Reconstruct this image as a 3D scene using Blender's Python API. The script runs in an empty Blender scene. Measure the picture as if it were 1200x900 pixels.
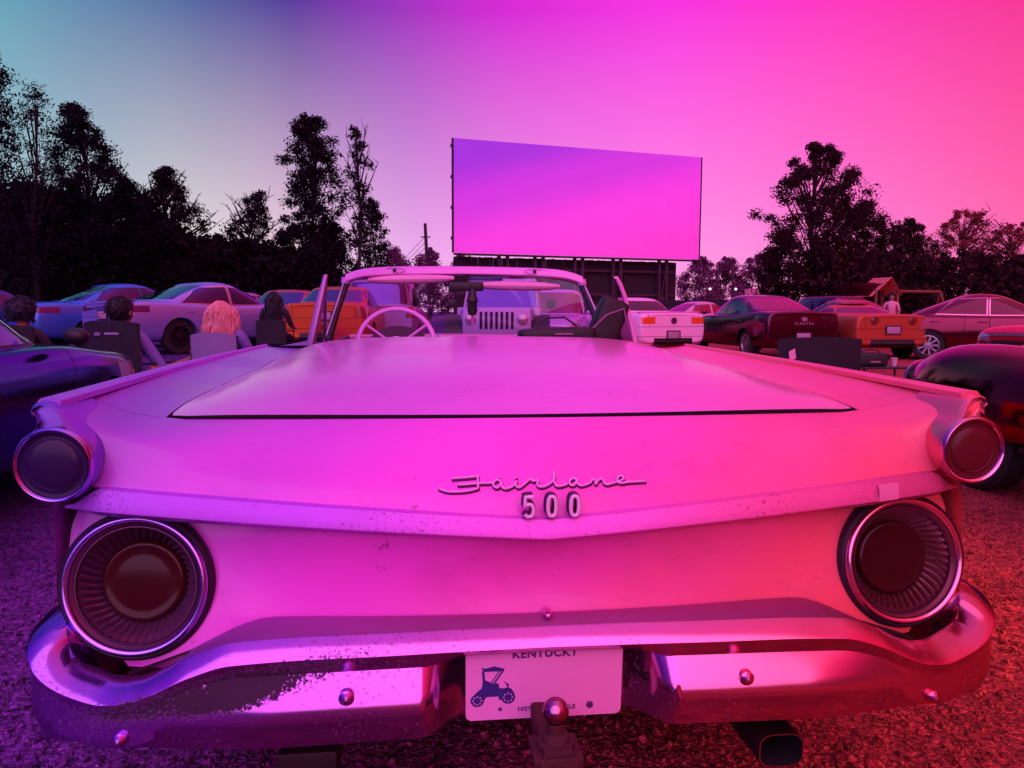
import bpy, bmesh, math, random
import numpy as np
from mathutils import Vector, Matrix, Euler
R = math.radians
scene = bpy.context.scene
COL = scene.collection
random.seed(7); rng = np.random.default_rng(11)

# ------------------------------------------------------------------ helpers
def lin(c):
    def f(v):
        v /= 255.0
        return v/12.92 if v <= .04045 else ((v+.055)/1.055)**2.4
    return (f(c[0]), f(c[1]), f(c[2]), 1.0)
def lerp(a, b, t): return a+(b-a)*t
def sstep(a, b, x):
    t = min(1, max(0, (x-a)/(b-a))); return t*t*(3-2*t)
def interp(x, pts):
    if x <= pts[0][0]: return pts[0][1]
    for (a, b), (c, d) in zip(pts, pts[1:]):
        if x <= c: return lerp(b, d, (x-a)/(c-a))
    return pts[-1][1]
def smooth_interp(x, pts):          # monotone-ish cubic through points
    xs = [p[0] for p in pts]; ys = [p[1] for p in pts]
    n = len(xs)
    if x <= xs[0]: return ys[0]
    if x >= xs[-1]: return ys[-1]
    m = []
    for i in range(n):
        if i == 0: m.append((ys[1]-ys[0])/(xs[1]-xs[0]))
        elif i == n-1: m.append((ys[-1]-ys[-2])/(xs[-1]-xs[-2]))
        else:
            a = (ys[i]-ys[i-1])/(xs[i]-xs[i-1]); b = (ys[i+1]-ys[i])/(xs[i+1]-xs[i])
            m.append(0 if a*b <= 0 else 2*a*b/(a+b))
    for i in range(n-1):
        if x <= xs[i+1]:
            h = xs[i+1]-xs[i]; t = (x-xs[i])/h
            return ((2*t**3-3*t*t+1)*ys[i]+(t**3-2*t*t+t)*h*m[i]+(-2*t**3+3*t*t)*ys[i+1]+(t**3-t*t)*h*m[i+1])

def ground_z(x, y):
    k = sstep(8.5, 16, y)
    return k*(.14+.16*sstep(0, -6, x))

def props(o, label=None, cat=None, group=None, kind=None):
    if label: o['label'] = label
    if cat: o['category'] = cat
    if group: o['group'] = group
    if kind: o['kind'] = kind
    return o
def thing(name, label, cat, loc=(0, 0, 0), rz=0, group=None):
    o = bpy.data.objects.new(name, None); COL.objects.link(o)
    o.empty_display_size = .2
    o.location = loc; o.rotation_euler = (0, 0, rz)
    return props(o, label, cat, group)
def setmats(me, mats):
    for m in (mats if isinstance(mats, (list, tuple)) else [mats]): me.materials.append(m)
def link(name, me, mats=None, parent=None, smooth=True, angle=None):
    if mats is not None: setmats(me, mats)
    if smooth:
        me.polygons.foreach_set('use_smooth', [True]*len(me.polygons))
        if angle: 
            try: me.set_sharp_from_angle(angle=R(angle))
            except Exception: pass
    o = bpy.data.objects.new(name, me); COL.objects.link(o)
    if parent: o.parent = parent
    return o

class MB:
    """collects shapes into one mesh"""
    def __init__(s): s.v = []; s.f = []; s.m = []
    def add(s, vs, fs, mi=0):
        b = len(s.v); s.v += [tuple(v) for v in vs]
        s.f += [tuple(b+i for i in f) for f in fs]; s.m += [mi]*len(fs); return s
    def box(s, c, d, rot=None, mi=0, bev=0):
        x, y, z = d[0]/2, d[1]/2, d[2]/2
        if bev > 0:
            bm = bmesh.new(); bmesh.ops.create_cube(bm, size=1)
            for v in bm.verts: v.co = Vector((v.co.x*d[0], v.co.y*d[1], v.co.z*d[2]))
            bmesh.ops.bevel(bm, geom=list(bm.edges), offset=bev, segments=2, affect='EDGES', profile=.5)
            bm.verts.ensure_lookup_table(); bm.verts.index_update()
            vs = [v.co.copy() for v in bm.verts]; fs = [[v.index for v in f.verts] for f in bm.faces]; bm.free()
        else:
            vs = [Vector(p) for p in ((-x,-y,-z),(x,-y,-z),(x,y,-z),(-x,y,-z),(-x,-y,z),(x,-y,z),(x,y,z),(-x,y,z))]
            fs = [(0,3,2,1),(4,5,6,7),(0,1,5,4),(1,2,6,5),(2,3,7,6),(3,0,4,7)]
        M = Euler(rot).to_matrix() if rot else None
        vs = [(M @ v if M else v)+Vector(c) for v in vs]
        return s.add(vs, fs, mi)
    def tube(s, pts, r, n=8, mi=0, cap=True):
        pts = [Vector(p) for p in pts]
        rs = r if isinstance(r, (list, tuple)) else [r]*len(pts)
        vs = []; fs = []; prev = None
        for i, p in enumerate(pts):
            d = (pts[min(i+1, len(pts)-1)]-pts[max(i-1, 0)])
            d = d.normalized() if d.length > 1e-9 else Vector((0, 0, 1))
            if prev is None:
                a = d.orthogonal().normalized()
            else:
                a = (prev-d*prev.dot(d)); a = a.normalized() if a.length > 1e-6 else d.orthogonal().normalized()
            prev = a; b = d.cross(a)
            for k in range(n):
                t = 2*math.pi*k/n
                vs.append(p+(a*math.cos(t)+b*math.sin(t))*rs[i])
        for i in range(len(pts)-1):
            for k in range(n):
                fs.append((i*n+k, i*n+(k+1) % n, (i+1)*n+(k+1) % n, (i+1)*n+k))
        if cap:
            fs.append(tuple(range(n-1, -1, -1))); fs.append(tuple((len(pts)-1)*n+k for k in range(n)))
        return s.add(vs, fs, mi)
    def lathe(s, prof, n=32, M=None, mi=0, close=False):
        """prof: (r, h) about local Y axis"""
        vs = []; fs = []
        for r, h in prof:
            for k in range(n):
                t = 2*math.pi*k/n
                p = Vector((r*math.cos(t), h, r*math.sin(t)))
                vs.append(M @ p if M else p)
        m = len(prof)
        for i in range(m-1 if not close else m):
            j = (i+1) % m
            for k in range(n):
                fs.append((i*n+k, i*n+(k+1) % n, j*n+(k+1) % n, j*n+k))
        return s.add(vs, fs, mi)
    def grid(s, P, mi=0, keep=None):
        nr = len(P); nc = len(P[0]); vs = [p for row in P for p in row]; fs = []
        for i in range(nr-1):
            for j in range(nc-1):
                f = (i*nc+j, i*nc+j+1, (i+1)*nc+j+1, (i+1)*nc+j)
                if keep:
                    c = sum((Vector(vs[k]) for k in f), Vector())/4
                    if not keep(c): continue
                fs.append(f)
        return s.add(vs, fs, mi)
    def prism(s, poly, y0, y1, mi=0):
        """poly in xz, extruded along y"""
        n = len(poly)
        vs = [(p[0], y0, p[1]) for p in poly]+[(p[0], y1, p[1]) for p in poly]
        fs = [tuple(range(n)), tuple(range(2*n-1, n-1, -1))]+[(i, i+n, (i+1) % n+n, (i+1) % n) for i in range(n)]
        return s.add(vs, fs, mi)
    def mesh(s, name='m', fix=True):
        me = bpy.data.meshes.new(name); me.from_pydata(s.v, [], s.f)
        me.polygons.foreach_set('material_index', s.m)
        if fix:
            bm = bmesh.new(); bm.from_mesh(me)
            bmesh.ops.recalc_face_normals(bm, faces=bm.faces); bm.to_mesh(me); bm.free()
        me.update(); return me
    def build(s, name, mats, parent=None, smooth=True, angle=35, fix=True):
        return link(name, s.mesh(name, fix), mats, parent, smooth, angle)

def evaluated(me, mods, mats=None):
    """run modifiers on a mesh, return the resulting mesh"""
    o = bpy.data.objects.new('tmp', me); COL.objects.link(o)
    for m in mats or []: me.materials.append(m)
    for kind, kw in mods:
        md = o.modifiers.new('m', kind)
        for k, v in kw.items(): setattr(md, k, v)
    dg = bpy.context.evaluated_depsgraph_get(); dg.update()
    r = bpy.data.meshes.new_from_object(o.evaluated_get(dg))
    bpy.data.objects.remove(o)
    return r
def text_mesh(txt, size, depth, bold=0.0, spacing=1.0):
    cu = bpy.data.curves.new('t', 'FONT'); cu.body = txt; cu.size = size; cu.extrude = depth
    cu.align_x = 'CENTER'; cu.align_y = 'CENTER'; cu.offset = bold; cu.space_character = spacing
    o = bpy.data.objects.new('t', cu); COL.objects.link(o)
    dg = bpy.context.evaluated_depsgraph_get(); dg.update()
    me = bpy.data.meshes.new_from_object(o.evaluated_get(dg)); bpy.data.objects.remove(o)
    return me
def pip(p, poly):
    x, y = p; c = False; n = len(poly)
    for i in range(n):
        x1, y1 = poly[i]; x2, y2 = poly[(i+1) % n]
        if (y1 > y) != (y2 > y) and x < (x2-x1)*(y-y1)/(y2-y1)+x1: c = not c
    return c
def carve(me, poly, ax, pred, out=True, mi=None):
    """cut polygon (in the plane of axes ax) into the faces where pred(center, normal); return those faces as a new mesh, or give them material mi"""
    bm = bmesh.new(); bm.from_mesh(me); bm.normal_update()
    i, j = ax; k = 3-i-j
    xs = [p[0] for p in poly]; ys = [p[1] for p in poly]
    def near(f):
        if not pred(f.calc_center_median(), f.normal): return False
        a = [v.co[i] for v in f.verts]; b = [v.co[j] for v in f.verts]
        return max(a) >= min(xs) and min(a) <= max(xs) and max(b) >= min(ys) and min(b) <= max(ys)
    n = len(poly)
    for q in range(n):
        p1, p2 = poly[q], poly[(q+1) % n]
        d = (p2[0]-p1[0], p2[1]-p1[1])
        no = [0, 0, 0]; no[i] = -d[1]; no[j] = d[0]
        co = [0, 0, 0]; co[i] = p1[0]; co[j] = p1[1]
        if abs(d[0])+abs(d[1]) < 1e-9: continue
        fs = [f for f in bm.faces if near(f)]
        es = list({e for f in fs for e in f.edges}); vs = list({v for f in fs for v in f.verts})
        bmesh.ops.bisect_plane(bm, geom=fs+es+vs, dist=1e-5, plane_co=co, plane_no=no)
    sel = []
    for f in bm.faces:
        c = f.calc_center_median()
        if pred(c, f.normal) and pip((c[i], c[j]), poly): sel.append(f)
    res = None
    if out:
        idx = {}; vs = []; fs = []
        for f in sel:
            ff = []
            for v in f.verts:
                if v not in idx: idx[v] = len(vs); vs.append(v.co.copy())
                ff.append(idx[v])
            fs.append(ff)
        res = bpy.data.meshes.new('cut'); res.from_pydata(vs, [], fs)
        bmesh.ops.delete(bm, geom=sel, context='FACES')
    else:
        for f in sel: f.material_index = mi
    bm.to_mesh(me); bm.free()
    return res

# ------------------------------------------------------------------ materials
def nodes_of(m):
    m.use_nodes = True; nt = m.node_tree
    return nt, nt.nodes['Principled BSDF']
def N(nt, t, **kw):
    n = nt.nodes.new(t)
    for k, v in kw.items():
        if k in n.inputs: n.inputs[k].default_value = v
        else: setattr(n, k, v)
    return n
def pbr(name, col, rough=.5, metal=0, coat=0, var=.12, vscale=4, bump=0, bscale=60, spec=.5, emit=None, estr=1, tint=None):
    """principled with slight procedural mottling of colour and roughness"""
    m = bpy.data.materials.new(name); nt, p = nodes_of(m)
    tc = N(nt, 'ShaderNodeTexCoord'); nz = N(nt, 'ShaderNodeTexNoise', Scale=vscale, Detail=6.0, Roughness=.65)
    nt.links.new(tc.outputs['Object'], nz.inputs['Vector'])
    mx = N(nt, 'ShaderNodeMix', data_type='RGBA')
    c = tuple(col[:3])+(1,)
    mx.inputs[6].default_value = tuple(v*(1-var) for v in c[:3])+(1,)
    mx.inputs[7].default_value = tuple(min(1, v*(1+var)) for v in c[:3])+(1,)
    nt.links.new(nz.outputs['Fac'], mx.inputs[0]); nt.links.new(mx.outputs[2], p.inputs['Base Color'])
    mr = N(nt, 'ShaderNodeMapRange'); mr.inputs[3].default_value = max(.02, rough*.8); mr.inputs[4].default_value = min(1, rough*1.2)
    nt.links.new(nz.outputs['Fac'], mr.inputs[0]); nt.links.new(mr.outputs[0], p.inputs['Roughness'])
    p.inputs['Metallic'].default_value = metal; p.inputs['Coat Weight'].default_value = coat
    p.inputs['Coat Roughness'].default_value = .05; p.inputs['Specular IOR Level'].default_value = spec
    if tint: p.inputs['Specular Tint'].default_value = tuple(tint)+(1,)
    if bump:
        b = N(nt, 'ShaderNodeTexNoise', Scale=bscale, Detail=3.0); bp = N(nt, 'ShaderNodeBump', Strength=bump, Distance=.01)
        nt.links.new(tc.outputs['Object'], b.inputs['Vector']); nt.links.new(b.outputs['Fac'], bp.inputs['Height'])
        nt.links.new(bp.outputs['Normal'], p.inputs['Normal'])
    if emit:
        p.inputs['Emission Color'].default_value = tuple(emit[:3])+(1,); p.inputs['Emission Strength'].default_value = estr
    return m
def ramp(nt, stops, interp='EASE'):
    r = N(nt, 'ShaderNodeValToRGB'); cr = r.color_ramp; cr.interpolation = interp
    while len(cr.elements) < len(stops): cr.elements.new(.5)
    for e, (p, c) in zip(cr.elements, stops): e.position = p; e.color = c
    return r
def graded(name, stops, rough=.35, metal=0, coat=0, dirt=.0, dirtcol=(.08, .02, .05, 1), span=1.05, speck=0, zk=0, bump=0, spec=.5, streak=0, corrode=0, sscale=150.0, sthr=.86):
    """paint or metal with coloured light put into its hue across the car (object x), with grime and specks"""
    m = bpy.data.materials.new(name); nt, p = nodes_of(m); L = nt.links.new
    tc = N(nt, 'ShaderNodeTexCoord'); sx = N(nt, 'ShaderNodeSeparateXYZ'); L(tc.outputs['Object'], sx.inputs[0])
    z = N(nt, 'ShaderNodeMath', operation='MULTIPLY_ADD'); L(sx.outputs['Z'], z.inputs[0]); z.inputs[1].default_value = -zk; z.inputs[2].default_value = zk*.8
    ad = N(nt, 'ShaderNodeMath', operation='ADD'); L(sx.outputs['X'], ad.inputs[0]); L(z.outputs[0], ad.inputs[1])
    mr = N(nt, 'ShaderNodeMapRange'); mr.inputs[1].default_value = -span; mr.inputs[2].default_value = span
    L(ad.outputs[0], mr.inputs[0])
    rp = ramp(nt, stops); L(mr.outputs[0], rp.inputs[0])  # violet to red light across the scene, put into the base colour
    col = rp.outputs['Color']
    n1 = N(nt, 'ShaderNodeTexNoise', Scale=3.2, Detail=8.0, Roughness=.7); L(tc.outputs['Object'], n1.inputs['Vector'])
    if dirt:
        q = N(nt, 'ShaderNodeMapRange'); q.inputs[1].default_value = .5; q.inputs[2].default_value = .8; q.inputs[4].default_value = dirt
        L(n1.outputs['Fac'], q.inputs[0])
        mx = N(nt, 'ShaderNodeMix', data_type='RGBA'); L(q.outputs[0], mx.inputs[0]); L(col, mx.inputs[6]); mx.inputs[7].default_value = dirtcol
        col = mx.outputs[2]
        # fine scratches and stains
        mp = N(nt, 'ShaderNodeMapping'); mp.inputs['Scale'].default_value = (6, 6, 26); L(tc.outputs['Object'], mp.inputs[0])
        n3 = N(nt, 'ShaderNodeTexNoise', Scale=2.3, Detail=9.0, Roughness=.8); L(mp.outputs[0], n3.inputs['Vector'])
        q2 = N(nt, 'ShaderNodeMapRange'); q2.inputs[1].default_value = .66; q2.inputs[2].default_value = .74; q2.inputs[4].default_value = min(1, dirt*1.6)
        L(n3.outputs['Fac'], q2.inputs[0])
        mx = N(nt, 'ShaderNodeMix', data_type='RGBA'); L(q2.outputs[0], mx.inputs[0]); L(col, mx.inputs[6]); mx.inputs[7].default_value = dirtcol
        col = mx.outputs[2]
    if speck:
        n2 = N(nt, 'ShaderNodeTexNoise', Scale=sscale, Detail=3.0, Roughness=.6); L(tc.outputs['Object'], n2.inputs['Vector'])
        n4 = N(nt, 'ShaderNodeTexNoise', Scale=5.0, Detail=3.0); L(tc.outputs['Object'], n4.inputs['Vector'])
        sm = N(nt, 'ShaderNodeMath', operation='MULTIPLY_ADD'); L(n4.outputs['Fac'], sm.inputs[0]); sm.inputs[1].default_value = .45; L(n2.outputs['Fac'], sm.inputs[2])
        q3 = N(nt, 'ShaderNodeMapRange'); q3.inputs[1].default_value = sthr; q3.inputs[2].default_value = sthr+.04; q3.inputs[4].default_value = speck; L(sm.outputs[0], q3.inputs[0])
        mx = N(nt, 'ShaderNodeMix', data_type='RGBA'); L(q3.outputs[0], mx.inputs[0]); L(col, mx.inputs[6]); mx.inputs[7].default_value = dirtcol
        col = mx.outputs[2]
        if metal:
            mm = N(nt, 'ShaderNodeMapRange'); mm.inputs[3].default_value = metal; mm.inputs[4].default_value = .1
            L(q3.outputs[0], mm.inputs[0]); L(mm.outputs[0], p.inputs['Metallic'])
    if corrode:
        def M_(op, a, b_, c=None):
            n_ = N(nt, 'ShaderNodeMath', operation=op)
            for i_, v_ in enumerate((a, b_, c)):
                if v_ is None: continue
                if isinstance(v_, (int, float)): n_.inputs[i_].default_value = v_
                else: L(v_, n_.inputs[i_])
            return n_.outputs[0]
        X_, Z_ = sx.outputs['X'], sx.outputs['Z']
        u_ = M_('MULTIPLY_ADD', X_, 3.3, 2.0); u_ = M_('MULTIPLY', u_, u_)
        v_ = M_('SUBTRACT', Z_, M_('MULTIPLY_ADD', X_, .20, .612)); v_ = M_('MULTIPLY', v_, 26.0); v_ = M_('MULTIPLY', v_, v_)
        zone = M_('MAXIMUM', M_('SUBTRACT', 1.0, M_('ADD', u_, v_)), -.45)
        nf = N(nt, 'ShaderNodeTexNoise', Scale=170.0, Detail=5.0, Roughness=.7); L(tc.outputs['Object'], nf.inputs['Vector'])
        nl = N(nt, 'ShaderNodeTexNoise', Scale=9.0, Detail=4.0); L(tc.outputs['Object'], nl.inputs['Vector'])
        tot = M_('ADD', M_('MULTIPLY', zone, .34), M_('MULTIPLY_ADD', nl.outputs['Fac'], .6, nf.outputs['Fac']))
        qc = N(nt, 'ShaderNodeMapRange'); qc.inputs[1].default_value = .92; qc.inputs[2].default_value = .99; qc.inputs[4].default_value = corrode; L(tot, qc.inputs[0])
        mx = N(nt, 'ShaderNodeMix', data_type='RGBA'); L(qc.outputs[0], mx.inputs[0]); L(col, mx.inputs[6]); mx.inputs[7].default_value = (.012, .003, .012, 1); col = mx.outputs[2]
        m2_ = M_('SUBTRACT', 1.0, qc.outputs[0]); m3_ = M_('MULTIPLY', m2_, mm.outputs[0]); L(m3_, p.inputs['Metallic'])
    L(col, p.inputs['Base Color'])
    rr = N(nt, 'ShaderNodeMapRange'); rr.inputs[3].default_value = rough*.7; rr.inputs[4].default_value = rough*1.35
    L(n1.outputs['Fac'], rr.inputs[0]); L(rr.outputs[0] if not corrode else M_('MULTIPLY_ADD', qc.outputs[0], .7, rr.outputs[0]), p.inputs['Roughness'])
    if not (speck and metal): p.inputs['Metallic'].default_value = metal
    p.inputs['Coat Weight'].default_value = coat; p.inputs['Coat Roughness'].default_value = .12; p.inputs['Specular IOR Level'].default_value = spec
    if bump:
        b = N(nt, 'ShaderNodeTexNoise', Scale=2.2, Detail=2.0); bp = N(nt, 'ShaderNodeBump', Strength=bump, Distance=.05)
        L(tc.outputs['Object'], b.inputs['Vector']); L(b.outputs['Fac'], bp.inputs['Height']); L(bp.outputs['Normal'], p.inputs['Normal'])
    return m
def clear_glass(name, tint=(.95, .85, .97, 1), gloss=.1):
    m = bpy.data.materials.new(name); m.use_nodes = True; nt = m.node_tree; nt.nodes.clear()
    o = N(nt, 'ShaderNodeOutputMaterial'); t = N(nt, 'ShaderNodeBsdfTransparent'); t.inputs[0].default_value = tint
    g = N(nt, 'ShaderNodeBsdfGlossy'); g.inputs['Roughness'].default_value = .03
    fr = N(nt, 'ShaderNodeFresnel'); fr.inputs[0].default_value = 1.45
    nz = N(nt, 'ShaderNodeTexNoise', Scale=7.0, Detail=4.0); mm = N(nt, 'ShaderNodeMath', operation='MULTIPLY_ADD')
    tc = N(nt, 'ShaderNodeTexCoord'); nt.links.new(tc.outputs['Object'], nz.inputs['Vector'])
    nt.links.new(nz.outputs['Fac'], mm.inputs[0]); mm.inputs[1].default_value = gloss; nt.links.new(fr.outputs[0], mm.inputs[2])
    mx = N(nt, 'ShaderNodeMixShader'); nt.links.new(mm.outputs[0], mx.inputs[0]); nt.links.new(t.outputs[0], mx.inputs[1]); nt.links.new(g.outputs[0], mx.inputs[2])
    nt.links.new(mx.outputs[0], o.inputs[0]); return m

RUBBER = pbr('tyre rubber', (.012, .011, .012), .75, bump=.2)
DARK = pbr('dark plastic', (.012, .010, .014), .5)
BLACK = pbr('black void', (.004, .003, .004), .9)
ALLOY = pbr('alloy wheel', (.45, .36, .46), .3, metal=.9)
DARKALLOY = pbr('dark alloy wheel', (.05, .04, .06), .35, metal=.8)
AUTOGLASS = pbr('tinted car glass', (.10, .065, .28), .05, metal=1, var=.3, vscale=2)
ROSEGLASS = pbr('car glass in rose light', (.30, .075, .17), .05, metal=1, var=.3, vscale=2)  # copy for cars on the right, reddish light put into the reflections
CHROME = pbr('chrome', (.75, .62, .74), .12, metal=1, var=.05)
PLATE = pbr('number plate', (.42, .22, .36), .5)
TAILVIOLET = pbr('violet tail lens', (.09, .015, .10), .15, coat=.4)
HEADLENS = pbr('headlamp lens', (.45, .35, .42), .1, metal=.5)
TAILRED = pbr('red tail lens', (.25, .012, .02), .15, coat=.6)
TAILORANGE = pbr('orange red tail lens', (.85, .10, .02), .25, coat=.5)
AMBER = pbr('amber lens', (.8, .25, .05), .25)
# ------------------------------------------------------------------ the old convertible (local x right, y forward, origin below the tail lamps)
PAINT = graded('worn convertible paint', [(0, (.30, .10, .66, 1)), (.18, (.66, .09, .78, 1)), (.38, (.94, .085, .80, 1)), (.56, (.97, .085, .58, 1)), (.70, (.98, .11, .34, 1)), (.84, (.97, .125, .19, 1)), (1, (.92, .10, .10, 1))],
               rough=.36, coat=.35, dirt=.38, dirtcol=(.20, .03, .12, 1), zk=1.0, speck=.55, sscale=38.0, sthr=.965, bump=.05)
LIDPAINT = graded('worn sky lit lid paint', [(0, (.62, .34, .85, 1)), (.3, (.84, .22, .88, 1)), (.55, (.94, .24, .80, 1)), (.80, (.96, .23, .46, 1)), (1, (.94, .24, .30, 1))],
                  rough=.24, coat=.45, dirt=.22, dirtcol=(.30, .05, .2, 1), speck=.2, bump=.06)  # paler copy of the body paint, light from the sky put into its colour
TRIM = graded('brushed rear trim', [(0, (.36, .12, .80, 1)), (.25, (.52, .09, .86, 1)), (.5, (.88, .13, .78, 1)), (.75, (.85, .12, .36, 1)), (1, (.45, .05, .10, 1))],
              rough=.42, metal=.25, speck=.5, dirt=.15, dirtcol=(.06, .01, .04, 1))
CHR = graded('pitted bumper chrome', [(0, (.36, .15, .66, 1)), (.25, (.56, .18, .72, 1)), (.5, (.74, .24, .62, 1)), (.75, (.74, .20, .34, 1)), (1, (.60, .12, .18, 1))],
             rough=.16, metal=.97, speck=.4, dirt=.25, dirtcol=(.05, .012, .03, 1), bump=.05, corrode=.95)
LAMPCHR = graded('lamp chrome', [(0, (.42, .30, .85, 1)), (.3, (.60, .34, .80, 1)), (.6, (.85, .45, .60, 1)), (1, (.85, .35, .45, 1))], rough=.14, metal=1, dirt=.25, dirtcol=(.06, .02, .06, 1))
PODCHR = graded('lamp pod chrome', [(0, (.22, .12, .62, 1)), (.3, (.4, .2, .7, 1)), (.6, (.9, .25, .40, 1)), (1, (.92, .20, .24, 1))], rough=.26, metal=.75, dirt=.25, dirtcol=(.06, .02, .06, 1))
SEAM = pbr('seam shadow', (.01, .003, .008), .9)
SOOT = pbr('sooty steel', (.02, .008, .010), .6, metal=.4)
RUST = pbr('rusty hitch steel', (.075, .016, .02), .7, metal=.3, var=.4, vscale=30, bump=.3)
FLUTE = pbr('fluted lamp surround', (.14, .05, .13), .3, metal=.5)
FLUTER = pbr('fluted lamp surround in red light', (.20, .04, .05), .3, metal=.5)  # copy for the right lamp with the red light in its colour
LENS = pbr('dusty red lens', (.045, .005, .006), .12, coat=.0, spec=.3, var=.3, vscale=12)
LENSW = graded('smoked lens', [(0, (.022, .009, .07, 1)), (.5, (.1, .02, .05, 1)), (1, (.11, .010, .014, 1))], rough=.22, coat=0, spec=.25)

car = thing('convertible', 'worn pale 1950s convertible with tail fins and its top down, nearest the camera', 'car', (.0567, 1.5716, 0), R(6.27))
ZC = [(.13, .945), (.3, .975), (.6, 1.012), (1.0, 1.043), (1.4, 1.062), (1.66, 1.068)]
XF = [(0, .958), (.6, .952), (1.1, .925), (1.66, .875), (2.1, .85), (5.1, .90)]
XL = [(.12, .772), (.17, .782), (.3, .785), (.6, .78), (1.0, .765), (1.66, .73)]
def zc(y): return smooth_interp(y, ZC)
def xf(y): return smooth_interp(y, XF)
def xl(y): return smooth_interp(y, XL)
def zf(y): return interp(y, [(0, 1.001), (1.66, 1.035)])
def zlid_edge(y): return zc(y)-interp(y, [(.13, .002), (.25, .012), (.6, .040), (1.0, .056), (1.66, .044)])
def deck(x, y):
    a = abs(x); L = xl(y)
    if a <= L:
        e = zc(y)-zlid_edge(y); t = a/L
        return zc(y)-e*(.25*t**2+.75*t**7)
    F = xf(y); t = min(1, (a-L)/(F-L))
    b = zlid_edge(y)-.0005
    return b+(zf(y)-b)*(.25*t+.75*t**2.2)
def lid_rear(x): return .13+.037*(abs(x)/.78)**2
Z1 = lambda x: .777+.062*((math.sqrt(x*x+.03**2)-.03)/.87)
Z2 = lambda x: .738+.056*(abs(x)/.92)
def panel(s, x):
    """upper rear panel: s 0 at the lid, 1 at the chrome strip"""
    a = min(1, abs(x)/.955); w = a**4
    hc = smooth_interp(s, [(0, 1), (.25, .82), (.5, .59), (.75, .32), (1, 0)])
    hs = smooth_interp(s, [(0, 1), (.25, .985), (.45, .93), (.7, .45), (1, 0)])
    kc = smooth_interp(s, [(0, 0), (.25, .29), (.5, .56), (.75, .81), (1, 1)])
    ks = smooth_interp(s, [(0, 0), (.25, .62), (.45, .97), (.7, 1.0), (1, 1)])
    y0 = lerp(lid_rear(x)-.006, .164, sstep(.765, .785, abs(x))); y1 = -.10+.104*a**1.9
    z0 = lerp(.9424, deck(x, .165)-.0005, sstep(.74, .79, abs(x)))
    z1 = Z1(x)
    return Vector((x, y0+(y1-y0)*lerp(kc, ks, w), z1+(z0-z1)*lerp(hc, hs, w)))
def panel_at(x, z):
    lo, hi = 0, 1
    for _ in range(30):
        m = (lo+hi)/2
        if panel(m, x).z > z: lo = m
        else: hi = m
    return panel(lo, x)

b = MB()
for sg in (-1, 1):                                    # deck beside the lid, up to the fin
    P = []
    for i in range(46):
        y = lerp(1.66, .163, i/45); row = []
        for j in range(15):
            t = j/14; x = lerp(xl(y)+.0045, xf(y), t); row.append(Vector((sg*x, y, deck(x, y))))
        P.append(row)
    b.grid(P)
xs = [lerp(-.955, .955, i/120) for i in range(121)]
b.grid([[panel(s/26, x) for x in xs] for s in range(27)])
# lower panel, with openings for the tail lamps
LC = (.793, .0, .643)
def ylow(x, z): 
    a = min(1, abs(x)/.93); return -.082+.116*a**2.0+(z-.636)*.24*sstep(.40, .70, abs(x))+.012*math.sin(math.pi*min(1, max(0, (z-.58)/.15)))*(1-a)
def zbot(x): return .578-.094*sstep(.52, .80, abs(x))
def xmax(z): return interp(z, [(.45, .78), (.50, .825), (.56, .91), (.64, .948), (.74, .942), (.80, .922)])
P = []
for i in range(41):
    row = []
    for j in range(201):
        u = lerp(-1, 1, j/200); x0 = u*.93
        z = lerp(Z2(x0)+.006, zbot(x0), i/40); x = u*xmax(z); row.append(Vector((x, ylow(x, z), z)))
    P.append(row)
b.grid(P, keep=lambda c: (abs(c.x)-LC[0])**2+(c.z-LC[2])**2 > .1375**2)
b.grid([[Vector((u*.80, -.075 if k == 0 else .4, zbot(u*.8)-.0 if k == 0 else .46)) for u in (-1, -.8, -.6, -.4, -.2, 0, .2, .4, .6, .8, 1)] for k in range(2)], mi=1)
# gutter under the lid edge
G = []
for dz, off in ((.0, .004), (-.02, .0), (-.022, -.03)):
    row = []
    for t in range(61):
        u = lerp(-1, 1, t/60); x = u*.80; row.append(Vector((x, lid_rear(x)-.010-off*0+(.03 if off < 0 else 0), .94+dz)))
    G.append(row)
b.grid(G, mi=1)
for sg in (-1, 1):
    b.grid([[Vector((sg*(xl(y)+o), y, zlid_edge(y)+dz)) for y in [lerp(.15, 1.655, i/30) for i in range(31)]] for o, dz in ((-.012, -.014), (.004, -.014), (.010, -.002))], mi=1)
# flanks with wheel openings, doors and front wings
def flank(y, k):
    X = xf(y) if y < 1.66 else interp(y, [(1.66, .875), (2.2, .90), (4.6, .93), (5.0, .88), (5.12, .78)])
    Zt = zf(y) if y < 1.66 else interp(y, [(1.66, 1.035), (2.1, 1.01), (3.0, 1.0), (4.6, .93), (5.12, .86)])
    fk = 1-sstep(.5, 1.9, y)
    prof = [(0, Zt), (lerp(.004, -.012, fk), Zt-.02), (lerp(.012, -.05, fk), Zt-.06), (lerp(.03, -.06, fk), Zt-.12), (lerp(.045, -.02, fk), Zt-.18), (lerp(.055, 0, fk), .76), (lerp(.06, .0, fk), .62), (lerp(.05, -.01, fk), .46), (lerp(.02, -.05, fk), .34), (lerp(-.03, -.1, fk), .29)]
    dx, z = prof[k]; return X+dx, z
for sg in (-1, 1):
    P = []
    for k in range(10):
        P.append([Vector((sg*flank(y, k)[0], y, flank(y, k)[1])) for y in [lerp(.02, 5.12, i/150) for i in range(151)]])
    # refine vertically
    Q = []
    for a, c in zip(P, P[1:]):
        for t in range(4): Q.append([v.lerp(w, t/4) for v, w in zip(a, c)])
    Q.append(P[-1])
    b.grid(Q, keep=lambda c: (c.y-1.22)**2+(c.z-.34)**2 > .37**2 and (c.y-4.2)**2+(c.z-.34)**2 > .37**2)
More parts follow.
